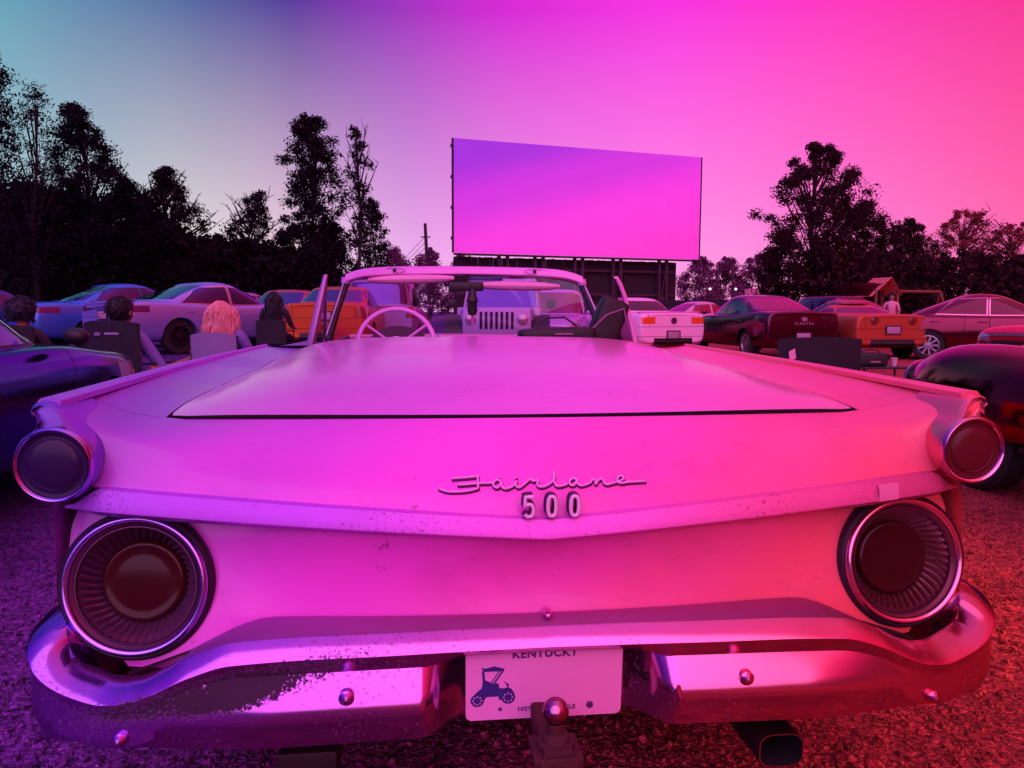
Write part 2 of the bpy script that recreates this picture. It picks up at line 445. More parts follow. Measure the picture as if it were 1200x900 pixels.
# bonnet, cowl and nose
P = []
for i in range(25):
    y = lerp(3.05, 5.12, i/24); z = interp(y, [(3.05, 1.0), (4.6, .98), (4.95, .95), (5.12, .86)]); X = interp(y, [(3.0, .92), (4.6, .945), (5.0, .89), (5.12, .79)])
    P.append([Vector((u*X, y, z+.02*(1-u*u)-interp(y, [(3, .0), (4.6, .03)])*u**4)) for u in [k/8-1 for k in range(17)]])
P += [[Vector((v.x*1.0, 5.14, z)) for v in P[-1]] for z in (.8, .6, .42)]
b.grid(P)
for sg in (-1, 1):                                    # door tops and the ledge round the cockpit
    b.grid([[Vector((sg*X, y, z)) for y, X, z in ((1.64, .875, 1.034), (1.9, .885, 1.022), (2.2, .90, 1.012), (3.1, .92, 1.002))], [Vector((sg*X, y, z)) for y, X, z in ((1.64, .70, 1.036), (1.9, .76, 1.02), (2.2, .80, 1.008), (3.1, .82, .99))], [Vector((sg*X, y, .5)) for y, X in ((1.64, .70), (1.9, .76), (2.2, .80), (3.1, .82))]])
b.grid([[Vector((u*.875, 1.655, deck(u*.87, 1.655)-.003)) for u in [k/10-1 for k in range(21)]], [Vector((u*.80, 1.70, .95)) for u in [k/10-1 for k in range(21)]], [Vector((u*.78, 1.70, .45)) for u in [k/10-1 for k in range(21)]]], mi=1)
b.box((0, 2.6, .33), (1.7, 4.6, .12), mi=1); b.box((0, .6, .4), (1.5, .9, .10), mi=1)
body = b.build('body', [PAINT, SEAM], car, angle=50)

# trunk lid with a rolled edge
P = []; nv, nu = 44, 64
def lidpt(u, v):
    y = lerp(1.655, 0, v)*1.0
    x = u*xl(max(.12, lerp(1.655, .14, v))); yy = lerp(1.655, lid_rear(x), v)
    if abs(u) > .955 and v > .97: yy += .012*((abs(u)-.955)/.045)
    return Vector((x, yy, deck(min(abs(x), xl(yy)), yy)+.004*(1-abs(u)**6)+.0005))
us = [math.sin(math.pi/2*lerp(-1, 1, j/nu)) for j in range(nu+1)]; vs = [1-(1-i/nv)**1.6 for i in range(nv+1)]
top = [[lidpt(u, v) for u in us] for v in vs]
b = MB(); b.grid(top)
edge = [r[0] for r in top]+top[-1][1:]+[r[-1] for r in top[-2::-1]]
cen = Vector((0, .9, .8)); low = [p+(cen-p).normalized()*.004+Vector((0, 0, -.007)) for p in edge]; low2 = [p+Vector((0, 0, -.02)) for p in low]
b.grid([edge, low, low2], 1)
b.build('trunk_lid', [LIDPAINT, SEAM], car, angle=40)

# fin top mouldings
for sg in (-1, 1):
    rows = []
    for i in range(30):
        y = lerp(.0, 1.66, i/29); X = xf(y); z = zf(y); wd = lerp(.034, .010, i/29)
        rows.append([Vector((sg*(X+dx), y, z+dz)) for dx, dz in ((-wd, -.010), (-wd, .001), (-wd*.6, .006), (.002, .006), (.008, .0), (.008, -.012))])
    mbf = MB().grid(rows); mbf.add(rows[0], [tuple(range(6))]); mbf.build('fin_moulding', TRIM if sg < 0 else PAINT, car, angle=60)

# chrome V strip
rows = []
for j in range(97):
    x = lerp(-.925, .925, j/96); a = min(1, abs(x)/.955); y1 = -.10+.104*a**1.9
    tz, bz = Z1(x)+.002, Z2(x); k = sstep(.925, .84, abs(x))
    tz = lerp(bz+.004, tz, k); h = tz-bz; pr = lerp(.004, 1, k)
    rows.append([Vector((x, y1+dy*pr, bz+h*t)) for dy, t in ((.012, 1.04), (-.010, 1.0), (-.016, .97), (-.024, .62), (-.031, .20), (-.031, .14), (-.012, -.12), (.02, -.22))])
strip = MB().grid(rows).build('chrome_strip', TRIM, car, angle=28)
# taped patch on the strip
x0, x1 = .70, .748
def stp(x, t, e):
    a = abs(x)/.955; return Vector((x, -.10+.104*a**1.9+(-.0295 if t < .55 else -.0245)-e, Z2(x)+(Z1(x)-Z2(x))*t))
MB().grid([[stp(x, t, .002) for x in (x0, x1)] for t in (.12, .5, .9)]).build('tape_patch', pbr('pink tape', (.8, .2, .38), .5), strip)

# script lettering: polyline strokes swept as raised tubes
CHRB = pbr('emblem chrome', (.92, .36, .86), .35, metal=.1)
CHRD = pbr('emblem side shade', (.10, .012, .07), .6)  # dark copy of the emblem metal, its shade put into the colour
def emb(zx, zy, off): 
    x = (zx-584)*.000384+.002; z = .829+(112-zy)*.00036
    p = panel_at(x, z); q = panel_at(x, z+.01); n = Vector((0, -(q.z-p.z), q.y-p.y)).normalized()
    if n.y > 0: n = -n
    return p+n*off
STROKES = [[(105,72),(140,70),(190,68),(238,64)],[(242,57),(240,80),(240,118)],[(135,100),(190,98),(240,95),(290,95),(322,94)],[(38,112),(70,125),(110,130),(180,128),(240,117)],
 [(358,90),(345,83),(330,86),(319,97),(321,110),(335,117),(350,110),(358,92),(360,108),(372,121),(395,120),(420,110),(441,90)],[(345,76),(352,70)],
 [(441,88),(434,104),(442,117),(458,116),(480,103),(516,79)],[(438,77),(443,72)],
 [(516,78),(522,90),(538,91),(552,90),(546,106),(556,117),(580,117),(610,106),(636,86),(641,70),(640,55),(637,75),(637,100),(648,116),(675,115),(706,106)],
 [(754,88),(738,82),(722,90),(714,102),(722,113),(738,112),(752,96),(755,88),(757,106),(772,115),(796,112),(822,104)],
 [(822,106),(838,90),(850,87),(852,110),(864,96),(882,87),(894,92),(897,106),(912,112),(934,108),(958,103)],
 [(958,103),(985,96),(1004,87),(1000,76),(984,76),(970,88),(972,102),(990,107),(1020,103),(1070,101),(1120,100)]]
def densify(st):
    out = []
    for i in range(len(st)-1):
        p0 = st[max(0, i-1)]; p1 = st[i]; p2 = st[i+1]; p3 = st[min(len(st)-1, i+2)]
        for t in (0, .25, .5, .75):
            out.append(tuple(.5*((2*p1[k])+(-p0[k]+p2[k])*t+(2*p0[k]-5*p1[k]+4*p2[k]-p3[k])*t*t+(-p0[k]+3*p1[k]-3*p2[k]+p3[k])*t**3) for k in (0, 1)))
    return out+[st[-1]]
b = MB()
for st in STROKES:
    d = densify(st) if len(st) > 2 else st
    n = len(d)
    b.tube([emb(x, y, .005) for x, y in d], [.0024 if 0 < i < n-1 else .0016 for i in range(n)], 8, 0)
    b.tube([emb(x+2, y+4, .001) for x, y in d], .0030, 6, 1)  # dark stroke set lower right as the painted shadow of the script
b.build('script_emblem', [CHRB, CHRD], car, angle=60)
# numerals
NUMF = pbr('numeral face', (.95, .60, .90), .35, metal=.0)
def numeral(cx, pts, closed):
    def pos(px, py, o):
        return Vector(((cx+px-584)*.000384+.002, -.108-o, .8055-py*.00042))
    b = MB()
    d = [(lerp(a[0], c[0], t), lerp(a[1], c[1], t)) for a, c in zip(pts, pts[1:]) for t in (0, .5)]+[pts[-1]]
    for o, r, mi in ((.016, .0038, 0), (.011, .0050, 1), (.004, .0056, 1), (-.004, .0058, 1)):
        b.tube([pos(x, y, o) for x, y in d], r, 10, mi)
    b.build('numeral', [NUMF, CHRD], car, angle=60)
def ring(): return [(20*math.copysign(abs(math.cos(t))**.7, math.cos(t)), 45*math.copysign(abs(math.sin(t))**.75, math.sin(t))) for t in [2*math.pi*k/24 for k in range(25)]]
numeral(482, [(20, -46), (-18, -46), (-20, -2), (-4, -12), (14, -8), (22, 6), (22, 28), (12, 44), (-8, 46), (-20, 34)], False)
numeral(597, ring(), True); numeral(712, ring(), True)

# tail lamps
def lamp_matrix(sg): 
    return Matrix.Translation((sg*LC[0], LC[1]-.022, LC[2])) @ Euler((R(-8), 0, R(sg*4))).to_matrix().to_4x4() @ Matrix.Diagonal((1.135, 1.05, 1.10, 1))
for sg in (-1, 1):
    M = lamp_matrix(sg)
    t = MB().lathe([(.129, .06), (.132, .010), (.131, -.002), (.127, -.005), (.122, -.002)], 64, M).build('tail_lamp', pbr('lamp gasket', (.02, .006, .018), .5), car, angle=60)
    MB().lathe([(.1245, .012), (.1245, -.004), (.121, -.013), (.116, -.015), (.111, -.009), (.110, .01)], 72, M).build('bezel', LAMPCHR, t, angle=70)
    b = MB(); n = 132; rings = []
    for r, h, amp in ((.111, -.006, 0), (.104, .004, 0), (.1025, .005, .0), (.098, .012, .0036), (.086, .030, .0046), (.074, .042, .0036), (.070, .050, 0)):
        rings.append([M @ Vector(((r+amp*(1 if k % 3 else -1.4))*math.cos(2*math.pi*k/n+h*4), h, (r+amp*(1 if k % 3 else -1.4))*math.sin(2*math.pi*k/n+h*4))) for k in range(n+1)])
    b.grid(rings); b.build('fluted_surround', FLUTE if sg < 0 else FLUTER, t, angle=25)
    MB().lathe([(.0735, .050), (.0725, .036), (.069, .030), (.064, .0300), (.060, .0315), (.045, .0300), (.020, .0292), (.0001, .029)], 48, M).build('lens', LENS, t, angle=60)
    MB().lathe([(.1035, .0035), (.1035, -.001), (.1015, -.001), (.1015, .0035)], 72, M).build('beaded_ring', pbr('lamp inner ring', (.16, .05, .14), .3, metal=.8), t)

# reversing lamps in the chrome fin ends
for sg in (-1, 1):
    cx, cz = .921, .887
    out = []
    for k in range(41):
        a = R(lerp(128, 412, k/40)); out.append((cx+.073*math.cos(a), cz+.073*math.sin(a)))
    # the neck up to the fin tip, outer side first
    neck = [(.953, .956), (.950, .968), (.956, .981), (.968, .990), (.967, .998), (.955, 1.004), (.935, 1.001), (.914, .984), (.900, .966), (.888, .954)]
    poly = out+neck
    cxm = sum(p[0] for p in poly)/len(poly); czm = sum(p[1] for p in poly)/len(poly)
    rows = []
    for y, s in ((.12, .99), (.0, 1.0), (-.030, 1.0), (-.044, .975), (-.050, .93)):
        rows.append([Vector((sg*(cx+(x-cx)*s), y+(.018*(abs(x)-.85)/.1 if False else 0)+.03*max(0, (z-.955)/.05), cz+(z-cz)*s)) for x, z in poly+poly[:1]])
    t = MB().grid(rows).build('fin_end', PODCHR, car, angle=50)
    M = Matrix.Translation((sg*cx, 0, cz))
    MB().lathe([(.0715, -.046), (.071, -.052), (.067, -.056), (.0625, -.053), (.061, -.046)], 48, M).build('bezel', LAMPCHR, t, angle=60)
    MB().lathe([(.0620, -.047), (.055, -.045), (.050, -.046), (.048, -.049), (.044, -.051), (.034, -.053), (.018, -.0545), (.0001, -.055)], 48, M).build('lens', LENSW, t, angle=40)
    b = MB(); b.add([(sg*(cx+.0+ (x-cx)*.93), -.036+.03*max(0, (z-.955)/.05), cz+(z-cz)*.93) for x, z in poly], [tuple(range(len(poly)))])
    b.build('fin_end_face', PODCHR, t)

# bumper
PL = [(0, -.160), (.15, -.163), (.3, -.168), (.45, -.172), (.58, -.174), (.66, -.172), (.72, -.168), (.77, -.160), (.82, -.147), (.87, -.134), (.92, -.120), (.958, -.096), (.980, -.058), (.990, -.008), (.992, .06), (.988, .14), (.970, .25), (.958, .42)]
TZ = [.563, .563, .563, .564, .560, .538, .510, .492, .485, .494, .514, .540, .562, .576, .582, .584, .582, .575]
def resample(P, Q, n):
    acc = [0]
    for a, c in zip(P, P[1:]): acc.append(acc[-1]+math.dist(a, c))
    res = []
    for i in range(n+1):
        s = acc[-1]*i/n
        res.append((smooth_interp(s, list(zip(acc, [p[0] for p in P]))), smooth_interp(s, list(zip(acc, [p[1] for p in P]))), smooth_interp(s, list(zip(acc, Q)))))
    return res
half = resample(PL, TZ, 230)
def section(x, y, T, nx, ny):
    rec = sstep(.245, .155, abs(x))                       # recess for the number plate
    far = sstep(.50, .74, abs(x)); end = sstep(.80, .95, abs(x))
    wf = .034*sstep(.62, .90, abs(x)); bl = lerp(.458, min(.44, T-.085), far)
    pts = [(-.085-wf, T-.035), (-.046-wf, T-.004), (-.034-wf, T+.008), (-.030-wf, T+.011), (-.016-wf*.5, T+.002), (-.002, T-.014), (.001, T-.019), (lerp(-.010, -.004, far), T-lerp(.050, .040, far)+.018*rec),
           (lerp(-.012, -.004, far), lerp(.517, T-.048, far)), (lerp(-.008, -.004, far), lerp(.512, T-.054, far)), (lerp(.017, -.003, far), lerp(.474, bl+.02, far)), (lerp(.0235, -.003, far), bl+.001), (lerp(.0235, -.004, far), bl-.018), (lerp(.014, -.010, far), .405), (lerp(.002, -.016, far), .382), (-.03, .374), (-.085, .376)]
    o = []
    for k, (d, z) in enumerate(pts):
        if k >= 8:
            d2 = (-.075, -.078, -.078, -.078, -.078, -.078, -.08, -.09, -.10)[k-8]; d = lerp(d, d2, rec)
        o.append(Vector((x+nx*d, y+ny*d, z)))
    return o
secs = []
for i, (x, y, T) in enumerate(half):
    a = half[max(0, i-1)]; c = half[min(len(half)-1, i+1)]; tx, ty = c[0]-a[0], c[1]-a[1]; l = math.hypot(tx, ty); nx, ny = ty/l, -tx/l
    if i == 0: nx, ny = 0, -1
    secs.append(section(x, y, T, nx, ny))
full = [[Vector((-p.x, p.y, p.z)) for p in s] for s in secs[:0:-1]]+secs
bumper = MB().grid(full).build('bumper', CHR, car, angle=42)
def bolt(x, z, y, r):
    MB().lathe([(r*1.35, .012), (r*1.3, -.001), (r, -.004), (r*.7, -.009), (.0001, -.011)], 20, Matrix.Translation((x, y, z))).build('bolt', CHR, bumper)
for sg in (-1, 1):
    bolt(sg*.377, .477, -.189, .011); bolt(sg*.782, .405, -.162, .010)
bolt(.003, .586, -.108, .007)
MB().tube([(.235, -.188, .452), (.24, -.196, .468), (.242, -.199, .452), (.242, -.196, .43)], [.004, .007, .006, .002], 8).build('dent_crease', CHR, bumper)
# valance between body and bumper
vx = [lerp(-.68, .68, k/68) for k in range(69)]
def tz(x): return smooth_interp(abs(x), [(h_[0], h_[2]) for h_ in half if h_[0] < .9])
def vpt(x, t):
    z0 = zbot(x)+.004; z1 = tz(x)-.004; y0 = ylow(x*.97, zbot(x))-.004; return Vector((x, lerp(y0, -.132, t), lerp(z0, z1, t)+.006*math.sin(math.pi*t)))
MB().grid([[vpt(x, t) for x in vx] for t in (0, .25, .5, .75, 1)]).build('valance', graded('dull valance', [(0, (.3, .1, .5, 1)), (.5, (.4, .08, .3, 1)), (1, (.3, .04, .07, 1))], rough=.5, metal=.5, dirt=.4), car)

# number plate
PLT = graded('plate face', [(0, (.9, .35, .85, 1)), (.35, (.92, .34, .76, 1)), (.65, (.93, .32, .62, 1)), (1, (.9, .3, .5, 1))], rough=.35, span=.6)
PBLUE = pbr('plate blue', (.045, .025, .22), .5); PINK = pbr('plate ink', (.10, .02, .16), .5)
PM = Matrix.Translation((-.006, -.132, .463)) @ Euler((R(4), 0, 0)).to_matrix().to_4x4()
def pl(x, z, o=0): return PM @ Vector((x, -o, z))
w, h, r = .1525, .0755, .012; up = .015
oc = []
for cx, cz, a0 in ((w-r, h-r, 0), (-w+r, h-r, 90), (-w+r, -h+r, 180), (w-r, -h+r, 270)):
    for k in range(7): a = R(a0+15*k); oc.append((cx+r*math.cos(a), cz+r*math.sin(a)+(up if cz > 0 else 0)))
b = MB(); vs = [pl(x, z, 0) for x, z in oc]+[pl(x, z, -.0015) for x, z in oc]; n = len(oc)
b.add(vs, [tuple(range(n)), tuple(range(2*n-1, n-1, -1))]+[(i, i+n, (i+1) % n+n, (i+1) % n) for i in range(n)])
plate = b.build('number_plate', PLT, car, angle=40)
def ptext(txt, size, cx, cz, mat, name, bold=.0, sp=1.0):
    me = text_mesh(txt, size, .0003, bold, sp)
    for v in me.vertices: v.co = pl(v.co.x+cx, v.co.y+cz, .0008+v.co.z)
    me.update(); link(name, me, mat, plate, smooth=False)
ptext('KENTUCKY', .0235, .0, .0585, PINK, 'state_name', .0006, 1.06)
ptext('HISTORIC VEHICLE', .0128, .005, -.0555, PINK, 'plate_legend', .0002, 1.05)
for x, rr in ((-.086, .0036), (.090, .0068)): MB().lathe([(rr, .0), (rr, -.002), (rr*.6, -.003), (.0001, -.003)], 16, PM @ Matrix.Translation((x, 0, -.053))).build('plate_bolt', PINK, plate)
# veteran car silhouette printed on the plate
def pz(zx, zy): return ((zx-568)/1480*.5*.1525*4*.99*.5*2*.5*2-.0, 0)
def car_pt(zx, zy): return (-.1525+(zx-115)*.000341, .0755-(zy-45)*.000341)
b = MB(); LAY = .0006
def flat(poly): b.add([pl(*car_pt(*p), LAY) for p in poly], [tuple(range(len(poly)))])
flat([(200, 165), (225, 172), (275, 160), (335, 178), (325, 192), (218, 192)])
flat([(205, 185), (220, 190), (224, 245), (212, 262)]); flat([(318, 190), (332, 188), (282, 262), (270, 262)]); flat([(300, 192), (308, 192), (262, 260), (254, 260)])
flat([(212, 240), (232, 245), (262, 262), (300, 265), (305, 295), (335, 295), (352, 290), (372, 300), (392, 330), (388, 345), (330, 350), (305, 372), (300, 345), (232, 345), (210, 380), (165, 370), (150, 350), (170, 320), (205, 290)])
flat([(328, 252), (338, 258), (362, 275), (352, 292), (344, 275)])
for cx, cz, rr in ((180, 365, 38), (355, 352, 40)):
    b.add([pl(*car_pt(cx+rr*math.cos(t), cz+rr*math.sin(t)), LAY+.0003) for t in [2*math.pi*k/24 for k in range(24)]], [tuple(range(24))])
    for q in range(8):
        t = 2*math.pi*q/8; c2 = (cx+rr*.62*math.cos(t), cz+rr*.62*math.sin(t))
        b.add([pl(*car_pt(c2[0]+5*math.cos(s), c2[1]+5*math.sin(s)), LAY+.0006) for s in [2*math.pi*k/8 for k in range(8)]], [tuple(range(8))], 1)
b.build('printed_old_car', [PBLUE, PLT], plate, smooth=False)

# tow hitch
hx = -.006
b = MB(); b.box((hx, -.10, .395), (.052, .40, .05), bev=.004); b.box((hx, -.262, .400), (.088, .085, .016), bev=.004)
b.box((hx, -.302, .382), (.07, .012, .055), bev=.004)
hitch = b.build('tow_hitch', RUST, car)
MB().lathe([(.034, 0), (.034, .010), (.026, .013), (.024, .02), (.016, .026), (.015, .045)], 28, Matrix.Translation((hx, -.262, .408)) @ Matrix.Rotation(R(90), 4, 'X')).build('ball_neck', RUST, hitch)
BALL = pbr('hitch ball steel', (.5, .2, .35), .16, metal=1, var=.5, vscale=40)
MB().lathe([(.0001, -.0235)]+[(.0235*math.cos(R(a)), .0235*math.sin(R(a))) for a in range(-80, 81, 10)]+[(.0001, .0235)], 28, Matrix.Translation((hx, -.262, .473))).build('hitch_ball', BALL, hitch)

# exhaust pipe and bracket
def oval(w, h, n=28): return [(w/2*math.copysign(abs(math.cos(t))**.6, math.cos(t)), h/2*math.copysign(abs(math.sin(t))**.6, math.sin(t))) for t in [2*math.pi*k/n for k in range(n)]]
b = MB(); rows = []
for y, s in ((.5, 1), (-.125, 1), (-.128, .98), (-.128, .93), (-.10, .92), (.3, .92)):
    rows.append([Vector((.482+x*s*1.05-.02*(y+.12), y, .290+z*s*1.15)) for x, z in oval(.092, .062)+oval(.092, .062)[:1]])
b.grid(rows[:3], 0); b.grid(rows[2:4], 1); b.grid(rows[3:], 2)
b.build('exhaust_pipe', [SOOT, pbr('exhaust rim', (.5, .10, .09), .3, metal=.9), BLACK], car)
b = MB(); b.box((-.455, .10, .325), (.11, .5, .06), bev=.006); b.build('bumper_bracket', SOOT, car)

# wheels
def main_wheel(sx, y):
    M = Matrix.Translation((sx*.80, y, .34)) @ Matrix.Rotation(R(90), 4, 'Z')
    w = MB().lathe([(.20, -.085), (.30, -.10), (.335, -.08), (.34, 0), (.335, .08), (.30, .10), (.20, .085)], 40, M).build('wheel', RUBBER, car)
    MB().lathe([(.20, -.085), (.19, -.06), (.12, -.05), (.08, -.085), (.0001, -.095)] if sx > 0 else [(.20, .085), (.19, .06), (.12, .05), (.08, .085), (.0001, .095)], 32, M).build('hubcap', CHROME, w)
for sx in (-1, 1):
    for y in (1.22, 4.2): main_wheel(sx, y)

# windscreen: frame, pillars, glass
FRAME = graded('screen frame paint', [(0, (.55, .22, .85, 1)), (.5, (.85, .25, .8, 1)), (1, (.9, .28, .7, 1))], rough=.3, coat=.4)
def hdr(u):                                            # header centre line, u -1..1
    a = abs(u); return Vector((.678*u-.004, 3.06-.13*a**2.5, 1.415-.02*a**2-.038*a**9))
b = MB(); rows = []
for k in range(49):
    u = lerp(-1, 1, k/48); p = hdr(u); rows.append([p+Vector((0, dy, dz)) for dy, dz in ((.03, -.026), (-.016, -.030), (-.034, -.020), (-.030, .006), (-.012, .022), (.03, .026), (.05, .0), (.03, -.026))])
b.grid(rows)
for sg in (-1, 1):
    top = hdr(sg); b.tube([top+Vector((-sg*.004, 0, -.0)), top+Vector((sg*.004, -.005, -.03))], [.028, .022], 10)
frame = b.build('screen_frame', FRAME, car, angle=60)
for sg in (-1, 1):
    M = Matrix.Translation(hdr(sg*.60)+Vector((0, -.034, .002))) 
    MB().lathe([(.011, .006), (.010, -.004), (.005, -.006), (.0001, -.006)], 16, M).build('latch_socket', DARK, frame)
    b = MB(); P = [hdr(sg*.60)+Vector((.06*math.cos(t)*1, -.0355, .014*math.sin(t))) for t in [2*math.pi*k/24 for k in range(25)]]; b.tube(P, .0015, 5, cap=False); b.build('latch_plate', DARK, frame)
    top = hdr(sg)+Vector((0, 0, -.03)); bot = Vector((sg*.755, 2.62, 1.0))
    MB().tube([top, top.lerp(bot, .5)+Vector((sg*.004, .01, 0)), bot], [.022, .021, .026], 10).build('pillar', DARK, frame)
    MB().tube([top+Vector((sg*.010, -.02, 0)), bot+Vector((sg*.012, -.024, 0))], [.006, .007], 6).build('pillar_strip', CHROME, frame)
rows = []
for t in range(9):
    rows.append([Vector(((.70+.055*t/8)*(k/16-1)*.97, lerp(hdr(k/16-1).y, 3.12-.42*abs(k/16-1)**2.5, t/8), lerp(hdr(k/16-1).z-.02, 1.0, t/8))) for k in range(33)])
MB().grid(rows).build('windscreen', clear_glass('windscreen glass', (.93, .74, .95, 1), .06), car)

# quarter vent windows standing up at the doors
VENT = pbr('vent frame metal', (.55, .25, .62), .3, metal=.7)
for sg in (-1, 1):
    A, B_, C_ = Vector((sg*.712, 2.30, 1.346)), Vector((sg*.79, 2.30, 1.01)), Vector((sg*.765, 2.62, 1.01))
    if sg < 0:
        arc = [A, A.lerp(B_, .05)+Vector((-.008, -.01, .0)), B_]
        v = MB().tube([A+Vector((0, 0, .0)), A.lerp(B_, .3), B_], [.011, .018, .020], 10).build('vent_window', VENT, car)
        MB().tube([A, C_], .008, 8).build('vent_bar', VENT, v)
        MB().add([A, B_, C_], [(0, 1, 2)]).build('pane', clear_glass('vent glass', (.75, .5, .85, 1), .1), v)
    else:
        D = Vector((.758, 2.33, 1.01)); E_ = Vector((.822, 2.28, 1.01)); A2 = Vector((.710, 2.30, 1.345))
        curve = [A2, A2+Vector((.012, 0, .002)), A2+Vector((.034, 0, -.035)), A2+Vector((.060, 0, -.10)), A2+Vector((.085, 0, -.2)), E_]
        v = MB().tube(curve, [.008, .010, .011, .011, .011, .011], 10).build('vent_window', FRAME, car)
        MB().tube([A2, D], .008, 8).build('vent_bar', DARK, v)
        MB().add(curve+[D], [tuple(range(len(curve)+1))]).build('pane', clear_glass('vent glass smoked', (.45, .2, .42, 1), .12), v)

# cockpit: dash, wheel, seats, visors, mirror
VINYL = pbr('dark red vinyl', (.12, .012, .04), .5); DASH = pbr('dash paint', (.55, .16, .40), .35, coat=.3); REDV = pbr('red dash', (.42, .05, .06), .4)
b = MB(); b.box((.05, 2.80, 1.035), (1.4, .12, .022), bev=.008, mi=0); b.box((.05, 2.775, .985), (1.38, .08, .075), bev=.01, mi=1); b.box((0, 2.95, 1.005), (1.5, .3, .03), bev=.01, mi=2)
b.build('dashboard', [DASH, REDV, DARK], car)
b = MB(); rows = []
for k in range(21):
    a = R(lerp(0, 180, k/20)); rows.append([Vector((-.38+.165*math.cos(a), y, .985+.11*math.sin(a))) for y in (2.70, 2.78)])
b.grid(rows); b.add([r[0] for r in rows], [tuple(range(21))]); b.build('instrument_hood', pbr('instrument hood', (.08, .015, .07), .5), car)
wc = Vector((-.384, 2.46, 1.005)); MW = Matrix.Translation(wc) @ Matrix.Rotation(R(-22), 4, 'X')
sw = MB()
sw.tube([MW @ Vector((.195*math.cos(t), 0, .195*math.sin(t))) for t in [2*math.pi*k/48 for k in range(49)]], .0125, 8, cap=False)
for a in (35, 145, 270): sw.tube([MW @ Vector((.0, .03, 0)), MW @ Vector((.195*math.cos(R(a)), 0, .195*math.sin(R(a))))], .007, 6)
sw.lathe([(.05, .02), (.045, -.0), (.0001, -.008)], 20, MW)
wheel = sw.build('steering_wheel', FRAME, car)
MB().tube([MW @ Vector((0, .02, 0)), MW @ Vector((0, .5, 0))], .02, 8).build('column', DARK, wheel)
MB().tube([MW @ Vector((.08, .09, .03)), MW @ Vector((.22, .06, .07))], [.005, .009], 6).build('indicator_stalk', CHROME, wheel)
def seat(y, zt, name):
    me = MB().box((0, y, zt-.25), (1.42, .16, .52), (R(-8), 0, 0)).box((0, y+.3, .52), (1.42, .55, .16)).mesh()
    me2 = evaluated(me, [('BEVEL', dict(width=.05, segments=3))]); link(name, me2, VINYL, car)
seat(2.02, .985, 'front_seat'); seat(1.80-.02, .90, 'rear_seat')
VIS = pbr('sun visor', (.80, .32, .62), .55)
def visor(x0, x1, z, sag, tilt):
    rows = []
    for k in range(17):
        t = k/16; x = lerp(x0, x1, t); hgt = .034*(math.sin(math.pi*min(1, max(0, lerp(.04, .96, t))))**.35)
        rows.append([Vector((x, 2.99-.03*math.cos(q), z-sag*t*t+tilt*t+hgt*math.sin(q)*(.8))) if True else 0 for q in [2*math.pi*j/12 for j in range(13)]])
    MB().grid(rows).build('sun_visor', VIS, car)
visor(-.56, -.07, 1.352, 0, .012); visor(.06, .55, 1.326, .004, .0)
MB().box((.12, 3.05, 1.368), (.20, .006, .024), bev=.002).build('tint_band', pbr('blue tint sticker', (.02, .02, .20), .3), car)
m = MB().box((.0, 2.97, 1.318), (.205, .03, .052), bev=.012).build('rear_view_mirror', DARK, car)
MB().tube([(.02, 2.97, 1.33), (.02, 3.04, 1.395)], .005, 6).build('mirror_arm', DARK, m)
# hanging trinket
t = thing('hanging_trinket', 'small dark hooded trinket hanging from the mirror of the open convertible', 'ornament', tuple(car.matrix_basis @ Vector((.035, 2.955, 1.10))), R(6.27))
b = MB(); b.lathe([(.0001, -.05), (.022, -.045), (.03, -.02), (.026, .02), (.034, .035), (.026, .06), (.02, .09), (.012, .105), (.0001, .108)], 16, Matrix.Translation((0, 0, .1)) @ Matrix.Rotation(R(90), 4, 'X'))
b.build('figure', DARK, t); MB().tube([(0, 0, .20), (-.01, 0, .24)], .0015, 5).build('cord', DARK, t); MB().tube([(0, 0, .05), (0.002, 0, .0)], [.008, .012], 6).build('tassel', pbr('tassel', (.5, .1, .4), .7), t)

# black bag leaning on the front seat
t = thing('camera_bag', 'open black shoulder bag with a raised flap lying on the seats of the convertible', 'bag', tuple(car.matrix_basis @ Vector((.43, 2.0, .98))), R(6.27))
CL = pbr('black nylon', (.010, .007, .010), .55, bump=.3, bscale=20)
def soft(parts, name, par, lev=2):
    b = MB()
    for c, d, rot in parts: b.box(c, d, rot)
    me = evaluated(b.mesh(), [('BEVEL', dict(width=.012, segments=1)), ('SUBSURF', dict(levels=lev))]); return link(name, me, CL, par)
soft([((-.06, 0, .06), (.36, .16, .13), (0, R(-2), 0))], 'bag_body', t)
soft([((.165, .0, .115), (.14, .12, .30), (0, R(22), 0))], 'bag_flap', t)
MB().tube([(.10, -.055, .12), (.16, -.06, .18), (.24, -.062, .21), (.26, -.06, .13)], .006, 6).build('piping', pbr('bag piping', (.25, .05, .2), .4), t)
MB().tube([(-.16, -.03, .12), (-.12, -.03, .165), (-.03, -.03, .17), (.03, -.03, .13)], .005, 6).build('handle', CL, t)
MB().box((-.04, -.083, .095), (.08, .004, .008)).build('label_tab', pbr('bag label', (.4, .1, .32), .5), t)
